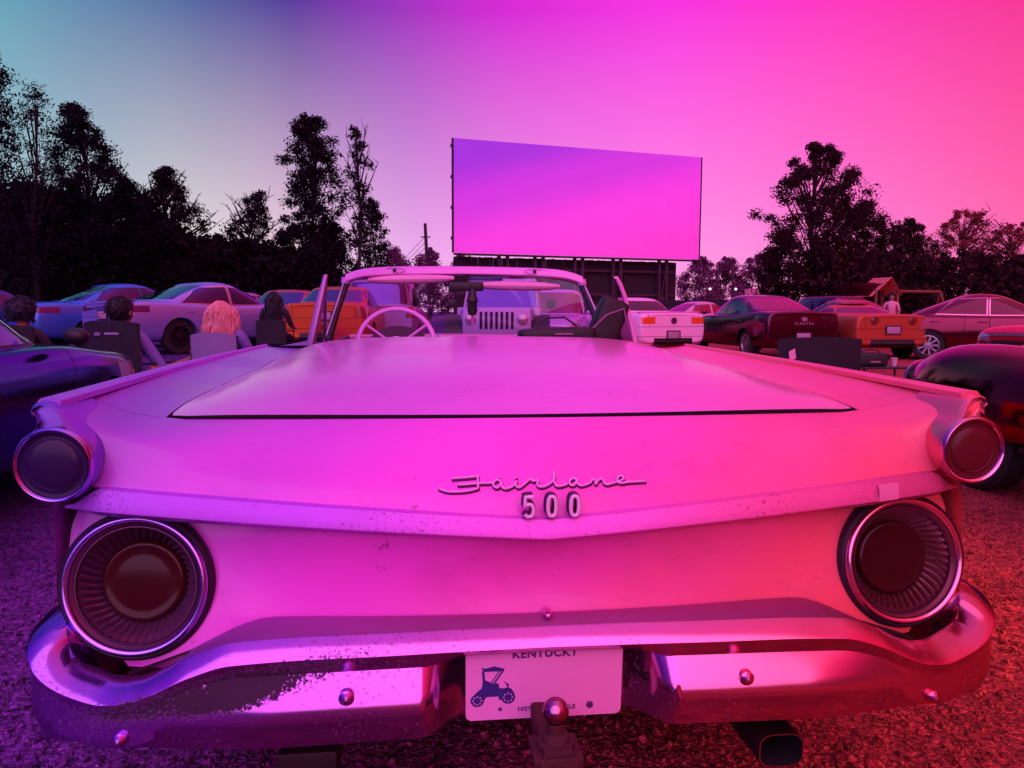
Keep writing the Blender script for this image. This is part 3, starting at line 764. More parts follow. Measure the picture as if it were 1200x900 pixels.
# ------------------------------------------------------------------ ground
def gravel_material():
    m = bpy.data.materials.new('gravel'); nt, p = nodes_of(m); L = nt.links.new
    tc = N(nt, 'ShaderNodeTexCoord'); dn = N(nt, 'ShaderNodeTexNoise', Scale=26.0, Detail=2.0); L(tc.outputs['Object'], dn.inputs['Vector']); dm = N(nt, 'ShaderNodeVectorMath', operation='MULTIPLY_ADD'); L(dn.outputs['Color'], dm.inputs[0]); dm.inputs[1].default_value = (.05, .05, .05); L(tc.outputs['Object'], dm.inputs[2]); sx = N(nt, 'ShaderNodeSeparateXYZ'); L(tc.outputs['Object'], sx.inputs[0])
    yy = N(nt, 'ShaderNodeMath', operation='ADD'); L(sx.outputs['Y'], yy.inputs[0]); yy.inputs[1].default_value = 1.0
    dv = N(nt, 'ShaderNodeMath', operation='DIVIDE'); L(sx.outputs['X'], dv.inputs[0]); dv.inputs[1].default_value = 3.2
    mr = N(nt, 'ShaderNodeMapRange'); mr.inputs[1].default_value = -1; mr.inputs[2].default_value = 1; L(dv.outputs[0], mr.inputs[0])
    rp = ramp(nt, [(0, (.09, .025, .26, 1)), (.28, (.24, .045, .38, 1)), (.45, (.26, .035, .13, 1)), (.62, (.58, .075, .055, 1)), (.8, (.74, .095, .048, 1)), (1, (.52, .06, .07, 1))]); L(mr.outputs[0], rp.inputs[0])  # coloured light from violet to red, painted into the gravel
    v1 = N(nt, 'ShaderNodeTexVoronoi', Scale=46.0); v2 = N(nt, 'ShaderNodeTexVoronoi', Scale=95.0); ns = N(nt, 'ShaderNodeTexNoise', Scale=.8, Detail=8.0, Roughness=.7)
    wn = N(nt, 'ShaderNodeTexNoise', Scale=30.0, Detail=3.0); ve = N(nt, 'ShaderNodeTexVoronoi', Scale=46.0, feature='DISTANCE_TO_EDGE')
    for v in (v1, v2, ns, wn, ve): L(dm.outputs[0], v.inputs['Vector'])
    # each stone has its own tone
    s1 = N(nt, 'ShaderNodeSeparateColor'); L(v1.outputs['Color'], s1.inputs[0]); s2 = N(nt, 'ShaderNodeSeparateColor'); L(v2.outputs['Color'], s2.inputs[0])
    a = N(nt, 'ShaderNodeMath', operation='MULTIPLY_ADD'); L(s1.outputs[0], a.inputs[0]); a.inputs[1].default_value = .7; L(s2.outputs[0], a.inputs[2])
    a2 = N(nt, 'ShaderNodeMath', operation='MULTIPLY'); L(a.outputs[0], a2.inputs[0]); L(ns.outputs['Fac'], a2.inputs[1])
    tone = N(nt, 'ShaderNodeMapRange'); tone.inputs[1].default_value = .1; tone.inputs[2].default_value = .85; tone.inputs[3].default_value = .25; tone.inputs[4].default_value = 1.9; L(a2.outputs[0], tone.inputs[0])
    mu = N(nt, 'ShaderNodeVectorMath', operation='SCALE'); L(rp.outputs[0], mu.inputs[0]); L(tone.outputs[0], mu.inputs['Scale'])
    gp = N(nt, 'ShaderNodeMapRange'); gp.inputs[2].default_value = .16; gp.inputs[3].default_value = .45; L(ve.outputs['Distance'], gp.inputs[0])  # shade between the stones, darkened in the colour
    mg = N(nt, 'ShaderNodeVectorMath', operation='SCALE'); L(mu.outputs[0], mg.inputs[0]); L(gp.outputs[0], mg.inputs['Scale']); L(mg.outputs[0], p.inputs['Base Color']); p.inputs['Roughness'].default_value = .85; p.inputs['Specular IOR Level'].default_value = .25
    h = N(nt, 'ShaderNodeMath', operation='MULTIPLY_ADD'); L(v1.outputs['Distance'], h.inputs[0]); h.inputs[1].default_value = -1.0
    h2 = N(nt, 'ShaderNodeMath', operation='MULTIPLY_ADD'); L(v2.outputs['Distance'], h2.inputs[0]); h2.inputs[1].default_value = -.5; L(h.outputs[0], h2.inputs[2])
    h3 = N(nt, 'ShaderNodeMath', operation='ADD'); L(h2.outputs[0], h3.inputs[0]); L(wn.outputs['Fac'], h3.inputs[1])
    bp = N(nt, 'ShaderNodeBump', Strength=.9, Distance=.02); L(h3.outputs[0], bp.inputs['Height']); L(bp.outputs['Normal'], p.inputs['Normal'])
    return m
GRAVEL = gravel_material()
xs = sorted(set([-600, -300, -150, -80, -50]+list(range(-40, 41, 2))+[50, 80, 150, 300, 600])); ys = sorted(set([-200, -60, -20, -8, -4]+[v*.75 for v in range(-2, 40)]+list(range(30, 62, 4))+[80, 120, 200, 400, 900]))
g = MB().grid([[Vector((x, y, ground_z(x, y))) for x in xs] for y in ys]).build('ground', GRAVEL, smooth=True, fix=True)
props(g, 'gravel of the car park with violet to red light in its colour', None, None, 'structure')
# loose stones near the camera
b = MB(); ico = bmesh.new(); bmesh.ops.create_icosphere(ico, subdivisions=1, radius=1); iv = [v.co.copy() for v in ico.verts]; ifs = [[v.index for v in f.verts] for f in ico.faces]; ico.free()
rs = random.Random(3); V = []; F = []
for k in range(24000):
    y = .9+4.4*rs.random()**1.5; x = (rs.random()*2-1)*(.7+.68*y)
    r = rs.choice((.005, .006, .007, .009, .012))*(.7+.7*rs.random()); q = Euler((rs.random()*6, rs.random()*6, rs.random()*6)).to_matrix()
    s = Vector((1, .6+.5*rs.random(), .45+.35*rs.random())); o = Vector((x, y, ground_z(x, y)+r*.25)); n = len(V)
    for v in iv:
        w_ = v*(.85+.3*rs.random()); V.append(o+q @ Vector((w_.x*s.x*r, w_.y*s.y*r, w_.z*s.z*r)))
    F += [[n+i for i in f] for f in ifs]
b.add(V, F); g2 = b.build('loose_stones', GRAVEL, smooth=False, fix=False); props(g2, 'loose stones scattered over the gravel around the convertible', None, None, 'stuff')
# ------------------------------------------------------------------ parked cars
def loft(rings):
    """rings: (y, [(x, z) from bottom centre to top centre]); returns a closed mesh"""
    b = MB(); k = len(rings[0][1]); n = 2*k-2; vs = []
    for y, pr in rings:
        full = [(x, z) for x, z in pr]+[(-x, z) for x, z in pr[-2:0:-1]]
        vs += [(x, y, z) for x, z in full]
    fs = []
    for r in range(len(rings)-1):
        for i in range(n):
            j = (i+1) % n; fs.append((r*n+i, r*n+j, (r+1)*n+j, (r+1)*n+i))
    for r in (0, len(rings)-1):
        Rr = lambda i: r*n+i; Lf = lambda i: r*n+(i if i in (0, k-1) else n-i)
        for i in range(k-1):
            f = [Rr(i), Rr(i+1), Lf(i+1), Lf(i)]; f2 = []
            for q in f:
                if q not in f2: f2.append(q)
            fs.append(tuple(f2))
    b.add(vs, fs); return b.mesh()
def layers(lay):
    """greenhouse: layers (z, yF, yR, w) bottom to top"""
    b = MB(); vs = []; k = 8; n = 14
    for z, yF, yR, w, rd in lay:
        h = [(0, yF), (.62*w, yF-.05*rd), (.93*w, yF-.20*rd), (w, lerp(yF, yR, .36)), (w, lerp(yF, yR, .68)), (.94*w, yR+.18*rd), (.64*w, yR+.04*rd), (0, yR)]
        full = h+[(-x, y) for x, y in h[-2:0:-1]]
        vs += [(x, y, z) for x, y in full]
    fs = []
    for r in range(len(lay)-1):
        for i in range(n):
            j = (i+1) % n; fs.append((r*n+i, r*n+j, (r+1)*n+j, (r+1)*n+i))
    for r in (0, len(lay)-1):
        Rr = lambda i: r*n+i; Lf = lambda i: r*n+(i if i in (0, k-1) else n-i)
        for i in range(k-1):
            f2 = []
            for q in (Rr(i), Rr(i+1), Lf(i+1), Lf(i)):
                if q not in f2: f2.append(q)
            fs.append(tuple(f2))
    b.add(vs, fs); return b.mesh()

DEF = dict(L=4.8, W=1.84, H=1.45, clear=.24, wr=.33, yf=1.45, yr=-1.35, zrear=.96, zdeck=1.0, zbelt=.96, zcowl=.98, zhood=.90, znose=.72,
           yw0=1.05, yw1=.25, yq1=-.75, yq0=-1.75, wroof=.62, spoiler=0, bpillar=True, lamps='wide', plate=True, rim=ALLOY, spokes=9, hatch=False, trunkline=True, deckw=.95)
def make_car(name, label, cat, paint, loc, yaw, group='cars parked at the drive in', lite=False, **kw):
    s = dict(DEF); s.update(kw); g = type('S', (), s)
    hl, W = g.L/2, g.W/2
    root = thing(name, label, cat, (loc[0], loc[1], ground_z(*loc) if len(loc) < 3 else loc[2]), R(yaw), group)
    # body
    def ring(y, zt, zb, ws, tuck=.97, crown=.03):
        w = W*ws; h = zt-zb
        return (y, [(0, zb), (.80*w, zb), (w*.965, zb+.05), (w, zb+.36*h), (w*1.0, zb+.60*h), (w*.985, zb+.80*h), (w*tuck*.97, zt-.012), (w*.80, zt+.012), (0, zt+crown)])
    rings = [ring(-hl+.02, g.zrear-.06, .40, .82), ring(-hl, g.zrear-.03, .36, .88), ring(-hl+.05, g.zrear, .30, .955), ring(-hl+.30, lerp(g.zrear, g.zdeck, .5)+.0, .26, 1.0), ring(g.yq0+.15, g.zdeck, g.clear, 1.02), ring(-.6, g.zbelt+.005, g.clear, 1.02),
             ring(.3, g.zbelt, g.clear, 1.02), ring(g.yw0-.1, g.zcowl, g.clear, 1.02), ring(hl-.85, lerp(g.zcowl, g.zhood, .75), g.clear, 1.0), ring(hl-.35, g.zhood, .22, .95), ring(hl-.08, g.znose+.06, .22, .86), ring(hl, g.znose-.02, .26, .76), ring(hl-.02, g.znose-.08, .32, .68)]
    me = loft(rings); me.materials.append(paint)
    cb = MB()
    for y in (g.yf, g.yr):
        for sg in (-1, 1):
            M = Matrix.Translation((sg*(W-.10), y, g.wr)) @ Matrix.Rotation(R(90), 4, 'Z')
            cb.lathe([(.0001, -.17), (g.wr*1.13, -.17), (g.wr*1.13, .30), (.0001, .30)], 28, M)
    cm = cb.mesh(); cm.materials.append(BLACK)
    cut = bpy.data.objects.new('cutter', cm); COL.objects.link(cut)
    me = evaluated(me, [('SUBSURF', dict(levels=2)), ('BOOLEAN', dict(operation='DIFFERENCE', object=cut, solver='EXACT', material_mode='TRANSFER'))])
    bpy.data.objects.remove(cut)
    me.materials.clear()
    for m in (paint, BLACK, DARK): me.materials.append(m)
    side = lambda c, n: abs(n.x) > .5
    rear = lambda c, n: n.y < -.25 and c.y < -hl+.55
    front = lambda c, n: n.y > .2 and c.y > hl-.7
    parts = []
    zr = g.zrear
    if not lite:
        # door seams, sill, bumper seams
        def vline(y, z0, z1, w=.012, sl=0): carve(me, [(y, z0), (y+w, z0), (y+w+sl, z1), (y+sl, z1)], (1, 2), side, False, 1)
        vline(g.yw0-.18, g.clear+.10, g.zbelt+.02, sl=-.02); vline(g.yr+.62 if g.bpillar else g.yr+.45, g.clear+.10, g.zbelt+.02, sl=.06)
        if g.bpillar: vline((g.yw1+g.yq1)/2+.12, g.clear+.10, g.zbelt+.02)
        carve(me, [(-hl-.1, .14), (hl+.1, .14), (hl+.1, g.clear+.06), (-hl-.1, g.clear+.06)], (1, 2), side, False, 2)
    carve(me, [(-W*.62, .1), (W*.62, .1), (W*.55, .45), (-W*.55, .45)], (0, 2), rear, False, 2)
    if not lite:
        for zz, xw in ((zr-.30, .97), (zr-.52, .99)): carve(me, [(-xw*W, zz), (xw*W, zz), (xw*W, zz+.010), (-xw*W, zz+.010)], (0, 2), rear, False, 1)
        for sg in (-1, 1): carve(me, [(sg*.70*W, zr-.30), (sg*.70*W+.010, zr-.30), (sg*.74*W+.010, zr+.05), (sg*.74*W, zr+.05)], (0, 2), rear, False, 1)
    # rear lamps
    def lampset(poly, mats, nm):
        for sg in (-1, 1):
            m2 = carve(me, [(sg*x, z) for x, z in poly], (0, 2), lambda c, n: n.y < -.02 and c.y < -hl+.5 and c.x*sg > 0)
            if m2 and len(m2.polygons): parts.append((nm, m2, mats))
            elif m2: bpy.data.meshes.remove(m2)
    if g.lamps == 'wide': lampset([(.42*W, zr-.16), (1.05*W, zr-.20), (1.05*W, zr-.06), (.42*W, zr-.09)], TAILVIOLET if loc[0] < -2.5 else TAILRED, 'tail_lamp')
    if g.lamps == 'dark': lampset([(.45*W, zr-.15), (1.05*W, zr-.21), (1.05*W, zr-.07), (.45*W, zr-.07)], pbr('dark tail lens', (.05, .01, .015), .15, coat=.5), 'tail_lamp')
    if g.lamps == 'block': lampset([(.52*W, zr-.23), (.90*W, zr-.23), (.91*W, zr-.085), (.52*W, zr-.075)], TAILORANGE, 'tail_lamp')
    if g.lamps == 'tall': lampset([(.74*W, zr-.30), (1.05*W, zr-.30), (1.05*W, zr-.04), (.80*W, zr-.04)], TAILRED, 'tail_lamp')
    # head lamps and grille
    zn = g.znose
    for sg in (-1, 1):
        m2 = carve(me, [(sg*.46*W, zn-.10), (sg*.98*W, zn-.07), (sg*.98*W, zn+.07), (sg*.50*W, zn-.01)], (0, 2), lambda c, n: n.y > .05 and c.y > hl-.75 and c.x*sg > 0)
        if m2 and len(m2.polygons): parts.append(('head_lamp', m2, HEADLENS))
    carve(me, [(-.42*W, zn-.32), (.42*W, zn-.32), (.44*W, zn-.09), (-.44*W, zn-.09)], (0, 2), front, False, 2)
    body = link('body', me, None, root, True, 40)
    for nm, m2, mt in parts: link(nm, m2, mt, root)
    # greenhouse
    zb = g.zbelt-.05; wb = W*.93; wr = g.wroof*g.W/1.84
    H = g.H
    lay = [(zb-.08, g.yw0+.22, g.yq0-.10, wb, 1), (zb, g.yw0+.10, g.yq0-.02, wb, 1), (lerp(zb, H, .5), lerp(g.yw0, g.yw1, .52), lerp(g.yq0, g.yq1, .50), lerp(wb, wr, .42), 1), (H-.075, g.yw1+.06, g.yq1-.06, wr*1.06, 1), (H-.012, g.yw1-.16, g.yq1+.10, wr*.90, .8), (H+.012, g.yw1-.50, g.yq1+.42, wr*.55, .4)]
    gm = evaluated(layers(lay), [('SUBSURF', dict(levels=2))])
    gm.materials.clear(); gm.materials.append(paint)
    wb0, wt0 = g.zbelt+.025, H-.115
    def fy(z, o): return lerp(g.yw0, g.yw1, (z-zb)/(H-zb))-o
    def ry(z, o): return lerp(g.yq0, g.yq1, (z-zb)/(H-zb))+o
    yb = (g.yw1+g.yq1)/2+.10
    win = []; gm.materials.append(s.get('trim', DARK))
    def grow(P):
        cx = sum(p[0] for p in P)/len(P); cz = sum(p[1] for p in P)/len(P); return [(x+math.copysign(.022, x-cx), z+math.copysign(.018, z-cz)) for x, z in P]
    for sg in (-1, 1):
        pr = lambda c, n: n.x*sg > .35
        if g.bpillar:
            polys = [[(yb+.035, wb0), (fy(wb0, .26), wb0), (fy(wt0, .14), wt0), (yb+.035, wt0+.015)], [(ry(wb0+.05, .45), wb0+.02), (yb-.035, wb0), (yb-.035, wt0+.015), (ry(wt0, .18), wt0-.01)]]
        else:
            polys = [[(ry(wb0, .62), wb0), (fy(wb0, .26), wb0), (fy(wt0, .14), wt0), (ry(wt0, .26), wt0)]]
        for pl_ in polys:
            if not lite: carve(gm, grow(pl_), (1, 2), pr, False, 1)
            win.append(('side_window', carve(gm, pl_, (1, 2), pr)))
    t0, t1 = (g.zcowl+.02), H-.075
    win.append(('windscreen', carve(gm, [(-wb*.86, t0), (wb*.86, t0), (wr*.88, t1), (-wr*.88, t1)], (0, 2), lambda c, n: n.y > .12 and c.y > lerp(g.yw1, g.yq1, .25))))
    t0 = g.zdeck+.035
    win.append(('rear_window', carve(gm, [(-wb*.82, t0), (wb*.82, t0), (wr*.86, t1), (-wr*.86, t1)], (0, 2), lambda c, n: n.y < -.10 and c.y < lerp(g.yw1, g.yq1, .75))))
    link('roof', gm, None, root, True, 40)
    for nm, m2 in win:
        if m2 and len(m2.polygons): link(nm, m2, s.get('glass', ROSEGLASS if loc[0] > .8 else AUTOGLASS), root)
    # wheels
    for sg in (-1, 1):
        for y in (g.yf, g.yr):
            M = Matrix.Translation((sg*(W-.145), y, g.wr)) @ Matrix.Rotation(R(90), 4, 'Z'); o = -1 if sg > 0 else 1; r = g.wr
            wl = MB().lathe([(r*.62, -.10), (r*.93, -.105), (r, -.08), (r, .08), (r*.93, .105), (r*.62, .10)], 28, M).build('wheel', RUBBER, root)
            if lite: MB().lathe([(r*.66, o*.10), (r*.55, o*.075), (r*.2, o*.07), (.0001, o*.08)], 20, M).build('rim', g.rim, wl)
            else:
                rb = MB().lathe([(r*.67, o*.104), (r*.62, o*.106), (r*.58, o*.06)], 28, M); rb.lathe([(r*.18, o*.06), (r*.17, o*.085), (.0001, o*.088)], 16, M)
                for q in range(g.spokes):
                    t = 2*math.pi*q/g.spokes; d = Vector((math.cos(t), 0, math.sin(t))); e = Vector((-math.sin(t), 0, math.cos(t))); yo = Vector((0, o*.08, 0)); y2 = Vector((0, o*.05, 0)); a = r*.055
                    rb.add([M @ v for v in (d*r*.1-e*a+yo, d*r*.1+e*a+yo, d*r*.62+e*a*1.3+yo, d*r*.62-e*a*1.3+yo, d*r*.1-e*a+y2, d*r*.1+e*a+y2, d*r*.62+e*a+y2, d*r*.62-e*a+y2)], [(0, 1, 2, 3), (0, 3, 7, 4), (1, 5, 6, 2), (2, 6, 7, 3)])
                rb.build('rim', g.rim, wl)
                MB().lathe([(r*.6, o*.03), (.0001, o*.03)], 24, M).build('brake_disc', BLACK, wl)
    # mirrors, handles, plate
    for sg in (-1, 1):
        me2 = evaluated(MB().box((sg*(W+.06), g.yw0-.30, g.zbelt+.06), (.19, .14, .13)).mesh(), [('SUBSURF', dict(levels=2))]); link('wing_mirror', me2, s.get('mirror', paint), root)
        if not lite:
            for y in ((yb-.10, yb-1.0) if g.bpillar else (yb-.35,)):
                MB().box((sg*(W*1.0), y, g.zbelt-.13), (.03, .19, .028), bev=.008).build('door_handle', s.get('handle', paint), root)
    if g.plate:
        zp = g.s_zp if hasattr(g, 's_zp') else zr-.25
        pm = MB().box((0, -hl-.004, zp), (.31, .012, .15), bev=.003).build('number_plate', s.get('platemat', PLATE), root)
        MB().box((0, -hl+.004, zp), (.37, .012, .20)).build('plate_recess', DARK, root)
    if g.spoiler: 
        rows = [[Vector((u*W*.86, -hl+.10+.10*u*u+dy, zr+dz)) for u in [k/8-1 for k in range(17)]] for dy, dz in ((.12, -.005), (-.02, g.spoiler), (-.05, g.spoiler-.005), (-.02, g.spoiler-.03), (.1, -.02))]
        MB().grid(rows).build('spoiler', paint, root)
    return root, g

def polar(u, d): return ((u-600)/908.3*d, d)
def cp(name, c, rough=.3, metal=.35, coat=None):
    m = max(c); t = tuple(.25+.75*v/m for v in c)
    return pbr(name, c, rough, metal=metal, coat=.15 if coat is None else coat, var=.06, tint=t)
def rearp(u, d, yaw, L):
    x, y = polar(u, d); return (x-math.sin(R(yaw))*L/2, y+math.cos(R(yaw))*L/2)
SED = dict()
# left side
make_car('parked_car', 'dark blue sedan at the left edge with its bonnet toward the screen', 'car', pbr('midnight paint', (.010, .016, .26), .13, metal=1, var=.1), (-3.62, 4.05), 7, L=4.75, mirror=DARK, zhood=.86, zcowl=.96, zbelt=.95, yw0=1.0, wr=.33, rim=DARKALLOY, H=1.42)
make_car('parked_car', 'violet grey sedan seen from its rear corner behind two people in chairs', 'car', cp('lilac paint', (.34, .31, .80), .26, .55), rearp(121, 15.2, -36, 4.88), -36, L=4.88, W=1.86, H=1.47, trim=CHROME, lamps='wide', spoiler=.03, rim=DARKALLOY, spokes=5, wr=.345, zdeck=1.06, zrear=1.03, zbelt=.98, zcowl=1.0, zhood=.92, yq0=-2.0, yq1=-.7)
make_car('parked_car', 'bright blue sedan at far left behind the person with puffy hair', 'car', cp('blue paint', (.08, .22, .75), .26, .6), rearp(22, 16.4, -38, 4.85), -38, L=4.85, H=1.47, zdeck=1.04, zrear=1.0, yq0=-1.95)
make_car('parked_car', 'dark blue car partly out of frame, behind the bright blue sedan', 'car', cp('deep blue paint', (.02, .05, .25), .3, .4), polar(-5, 21.5), -40, lite=True, L=4.7)
make_car('parked_car', 'pale lilac sedan behind the violet grey sedan, beside the dark trees', 'car', cp('pale lilac paint', (.36, .22, .50), .3, .4), polar(288, 25.5), -28, lite=True, L=4.6)
make_car('parked_car', 'dark grey car half hidden beyond the pale lilac sedan', 'car', cp('slate paint', (.05, .03, .09), .3, .4), polar(306, 30), -30, lite=True, L=4.6)
make_car('parked_car', 'dull red sedan just left of the bright orange sedan', 'car', cp('dull red paint', (.42, .07, .10), .3, .3), polar(346, 22.5), -4, lite=True, L=4.6, H=1.46)
# through the windscreen
make_car('parked_car', 'bright orange sedan seen past the left pillar of the convertible', 'car', cp('orange paint', (.48, .085, .02), .3, .2), rearp(379, 16.2, 1, 4.5), 1, L=4.5, W=1.80, H=1.47, lamps='tall', zdeck=1.08, zrear=1.06, zbelt=.98, yq0=-1.9)
make_car('parked_van', 'grey van with a large rear window beyond the orange sedan', 'van', cp('grey van paint', (.34, .20, .46), .35, .4), polar(455, 21), 2, L=4.6, W=1.9, H=1.72, zdeck=1.08, zrear=1.08, zbelt=1.02, yq0=-2.2, yq1=-1.95, wroof=.72, lamps='tall', lite=True)
make_car('parked_car', 'silver car behind the jeep at the right of the windscreen', 'car', cp('silver violet paint', (.55, .36, .70), .3, .4), polar(648, 20), 170, L=4.7, H=1.6, lite=True)
# centre right
make_car('parked_coupe', 'white sports coupe with orange tail lamps seen past the right vent window', 'car', cp('white paint', (.95, .50, .80), .3, .0), rearp(789, 17.6, 24, 4.77), 24, L=4.77, W=1.88, H=1.38, bpillar=False, lamps='block', zdeck=1.03, zrear=1.0, zbelt=.96, yw0=.72, yw1=-.08, yq1=-1.0, yq0=-1.55, spoiler=.05, spokes=5, s_zp=.52, rim=DARKALLOY, glass=pbr('coupe glass', (.05, .02, .05), .1))
make_car('parked_car', 'small white car far behind the white coupe and the black sedan', 'car', cp('pearl paint', (.62, .32, .50), .35, .1), polar(824, 31), -72, lite=True, L=4.3)
make_car('parked_car', 'black sedan with chrome boot lettering behind the wide camp chair', 'car', pbr('black paint', (.15, .025, .08), .14, metal=.95), rearp(941, 16.6, 9, 4.62), 9, L=4.62, W=1.80, H=1.44, lamps='dark', zdeck=1.07, zrear=1.04, zbelt=.98, yq0=-2.0, yq1=-.75, wr=.325, spokes=10, s_zp=.52)
make_car('parked_coupe', 'low orange sports coupe with four round tail lamps', 'car', cp('copper orange paint', (.46, .075, .04), .3, .25), rearp(1046, 17.0, 6, 4.44), 6, L=4.44, W=1.84, H=1.24, bpillar=False, lamps='none', zdeck=1.0, zrear=.98, zbelt=.90, zcowl=.88, zhood=.80, znose=.62, yw0=.55, yw1=-.10, yq1=-.75, yq0=-1.75, wr=.335, spokes=5, wroof=.56, s_zp=.66, rim=DARKALLOY, glass=pbr('coupe rear glass', (.04, .008, .03), .06))
make_car('parked_car', 'black cherry sedan pointing right, with tall side windows and a dark mirror', 'car', pbr('black cherry paint', (.20, .03, .06), .13, metal=.95), polar(1168, 17.2), -118, trim=pbr('rose trim', (.8, .3, .4), .2, metal=1), L=4.9, W=1.86, H=1.46, mirror=DARK, zbelt=.98, zcowl=1.0, yw0=1.0, yw1=.1, yq1=-.8, yq0=-1.95, glass=pbr('red sheen glass', (.10, .016, .03), .05, spec=.9, tint=(1, .3, .45)))
make_car('parked_car', 'maroon saloon with a sloping nose at the right edge', 'car', cp('maroon paint', (.55, .09, .15), .16, .85), polar(1376, 10.6), 96, L=4.8, H=1.42, zhood=.98, znose=.86, zcowl=1.04)
make_car('parked_car', 'dusky red sedan between the black sedan and the open hatch', 'car', cp('dusky red paint', (.36, .09, .11), .3, .3), polar(985, 25), 20, lite=True, L=4.6)
rt, g = make_car('parked_hatchback', 'dark estate car with its tailgate raised far behind the orange coupe', 'car', cp('dark plum paint', (.03, .012, .03), .3, .3), polar(955, 29), 16, lite=True, L=4.6, W=1.85, H=1.62, zdeck=1.0, zrear=1.0, yq0=-2.15, yq1=-1.9, wroof=.70)
rows = [[Vector((u*.62, -1.95-.95*t, 1.62+.42*math.sin(t*1.9)-.0)) for u in (-1, -.5, 0, .5, 1)] for t in (0, .25, .5, .75, 1)]
tg = MB().grid(rows).build('raised_tailgate', cp('tailgate paint', (.03, .012, .03), .3, .3), rt)
MB().grid([[v+Vector((0, 0, .02)) for v in r[1:-1]] for r in rows[1:4]]).build('tailgate_glass', pbr('tailgate glass', (.12, .04, .10), .1), tg)
for nm in ('parked_car', 'parked_coupe'): pass

def child_of(label_start):
    for o in scene.objects:
        if o.parent is None and str(o.get('label', '')).startswith(label_start): return o
# extra marks: black sedan, coupe lamps, white coupe badge
blk = child_of('black sedan with'); hl = 4.62/2
MK = pbr('chrome lettering', (.7, .35, .55), .3, metal=.6)
me = text_mesh('ELANTRA', .075, .004, 0, 1.5)
for v in me.vertices: v.co = Vector((v.co.x, -hl-.012-v.co.z, .80+v.co.y))
link('model_letters', me, MK, blk, smooth=False)
b = MB(); b.tube([(.065*math.cos(t), -hl-.012, .895+.036*math.sin(t)) for t in [2*math.pi*k/20 for k in range(21)]], .007, 6, cap=False)
b.tube([(-.032, -hl-.012, .868), (-.012, -hl-.012, .922)], .007, 6); b.tube([(.012, -hl-.012, .868), (.032, -hl-.012, .922)], .007, 6); b.tube([(-.022, -hl-.012, .892), (.022, -hl-.012, .898)], .006, 6)
b.build('oval_badge', MK, blk)
cor = child_of('low orange'); hl = 4.44/2
for x in (-.70, -.44, .44, .70):
    M = Matrix.Translation((x, -hl+.10*(abs(x)/.8)**3-.012, .865))
    MB().lathe([(.092, .06), (.090, -.004), (.080, -.008), (.074, .0), (.05, -.004), (.0001, -.006)], 24, M).build('tail_lamp', pbr('round red lens', (.16, .02, .015), .2, coat=.5), cor)
mus = child_of('white sports'); hl = 4.77/2
MB().lathe([(.07, .02), (.07, -.014), (.058, -.018), (.056, -.010), (.0001, -.010)], 24, Matrix.Translation((0, -hl, .845))).build('round_badge', pbr('dark badge', (.12, .03, .10), .3, metal=.5), mus)
b = MB()
for sg in (-1, 1):
    for x in (.56, .665): b.box((sg*(x), -hl+.030, .845), (.012, .03, .14))
b.build('lamp_bars', cp('lamp bar paint', (.55, .12, .15), .4, 0), mus)
acc = child_of('violet grey'); 
MB().box((0, -2.44, .93), (1.2, .02, .035), bev=.005).build('trunk_trim', CHROME, acc)

# jeep facing the camera
J = thing('parked_jeep', 'violet grey open jeep facing the camera, seen through the windscreen', 'jeep', (*polar(590, 15.6), ground_z(*polar(590, 15.6))), R(177), 'cars parked at the drive in')
JP = cp('jeep paint', (.42, .30, .60), .35, .2)
def bevel_box(parts, name, mat, par, w=.04, seg=2):
    b = MB()
    for c, d, rot in parts: b.box(c, d, rot)
    return link(name, evaluated(b.mesh(), [('BEVEL', dict(width=w, segments=seg))]), mat, par, True, 50)
bevel_box([((0, -.2, .80), (1.55, 3.2, .62), None)], 'body', JP, J)
bevel_box([((0, 1.35, .98), (1.30, 1.15, .26), None)], 'bonnet', JP, J, .07, 3)
bevel_box([((0, 1.93, .83), (1.22, .08, .56), None)], 'grille', JP, J, .03)
b = MB()
for k in range(7): b.box(((k-3)*.092, 1.975, .88), (.046, .02, .30), bev=.008)
b.build('grille_slots', BLACK, J)
for sg in (-1, 1):
    MB().lathe([(.095, -.01), (.095, .02), (.08, .03), (.0001, .04)], 20, Matrix.Translation((sg*.46, 1.975, .90))).build('head_lamp', HEADLENS, J)
    MB().grid([[Vector((sg*x, 1.35+.62*math.cos(a), .52+.46*math.sin(a))) for x in (.62, .90, .93)] for a in [R(v) for v in range(0, 181, 15)]]).build('wing', DARK, J)
    for y in (1.35, -1.1):
        M = Matrix.Translation((sg*.76, y, .40)) @ Matrix.Rotation(R(90), 4, 'Z')
        wl = MB().lathe([(.22, -.11), (.37, -.12), (.40, -.08), (.40, .08), (.37, .12), (.22, .11)], 24, M).build('wheel', RUBBER, J)
        MB().lathe([(.22, -.08), (.0001, -.07)] if sg > 0 else [(.22, .08), (.0001, .07)], 20, M).build('rim', DARKALLOY, wl)
    MB().box((sg*.95, .72, 1.18), (.16, .09, .17), bev=.02).build('wing_mirror', DARK, J)
b = MB()
fr = [(-.70, .72, 1.10), (-.64, .52, 1.62), (.64, .52, 1.62), (.70, .72, 1.10)]
b.tube(fr, .035, 8); b.build('screen_frame', JP, J)
MB().add(fr, [(0, 1, 2, 3)]).build('windscreen', AUTOGLASS, J)
bevel_box([((0, -.55, 1.62), (1.32, 2.1, .10), None), ((0, -1.62, 1.36), (1.4, .06, .5), None)], 'hard_top', JP, J)
b = MB()
for sg in (-1, 1):
    for y in (-.3, -1.6): b.tube([(sg*.70, y, 1.1), (sg*.64, y, 1.6)], .035, 6)
b.build('roof_posts', JP, J)
bevel_box([((0, 2.08, .52), (1.75, .12, .18), None)], 'bumper', DARK, J)

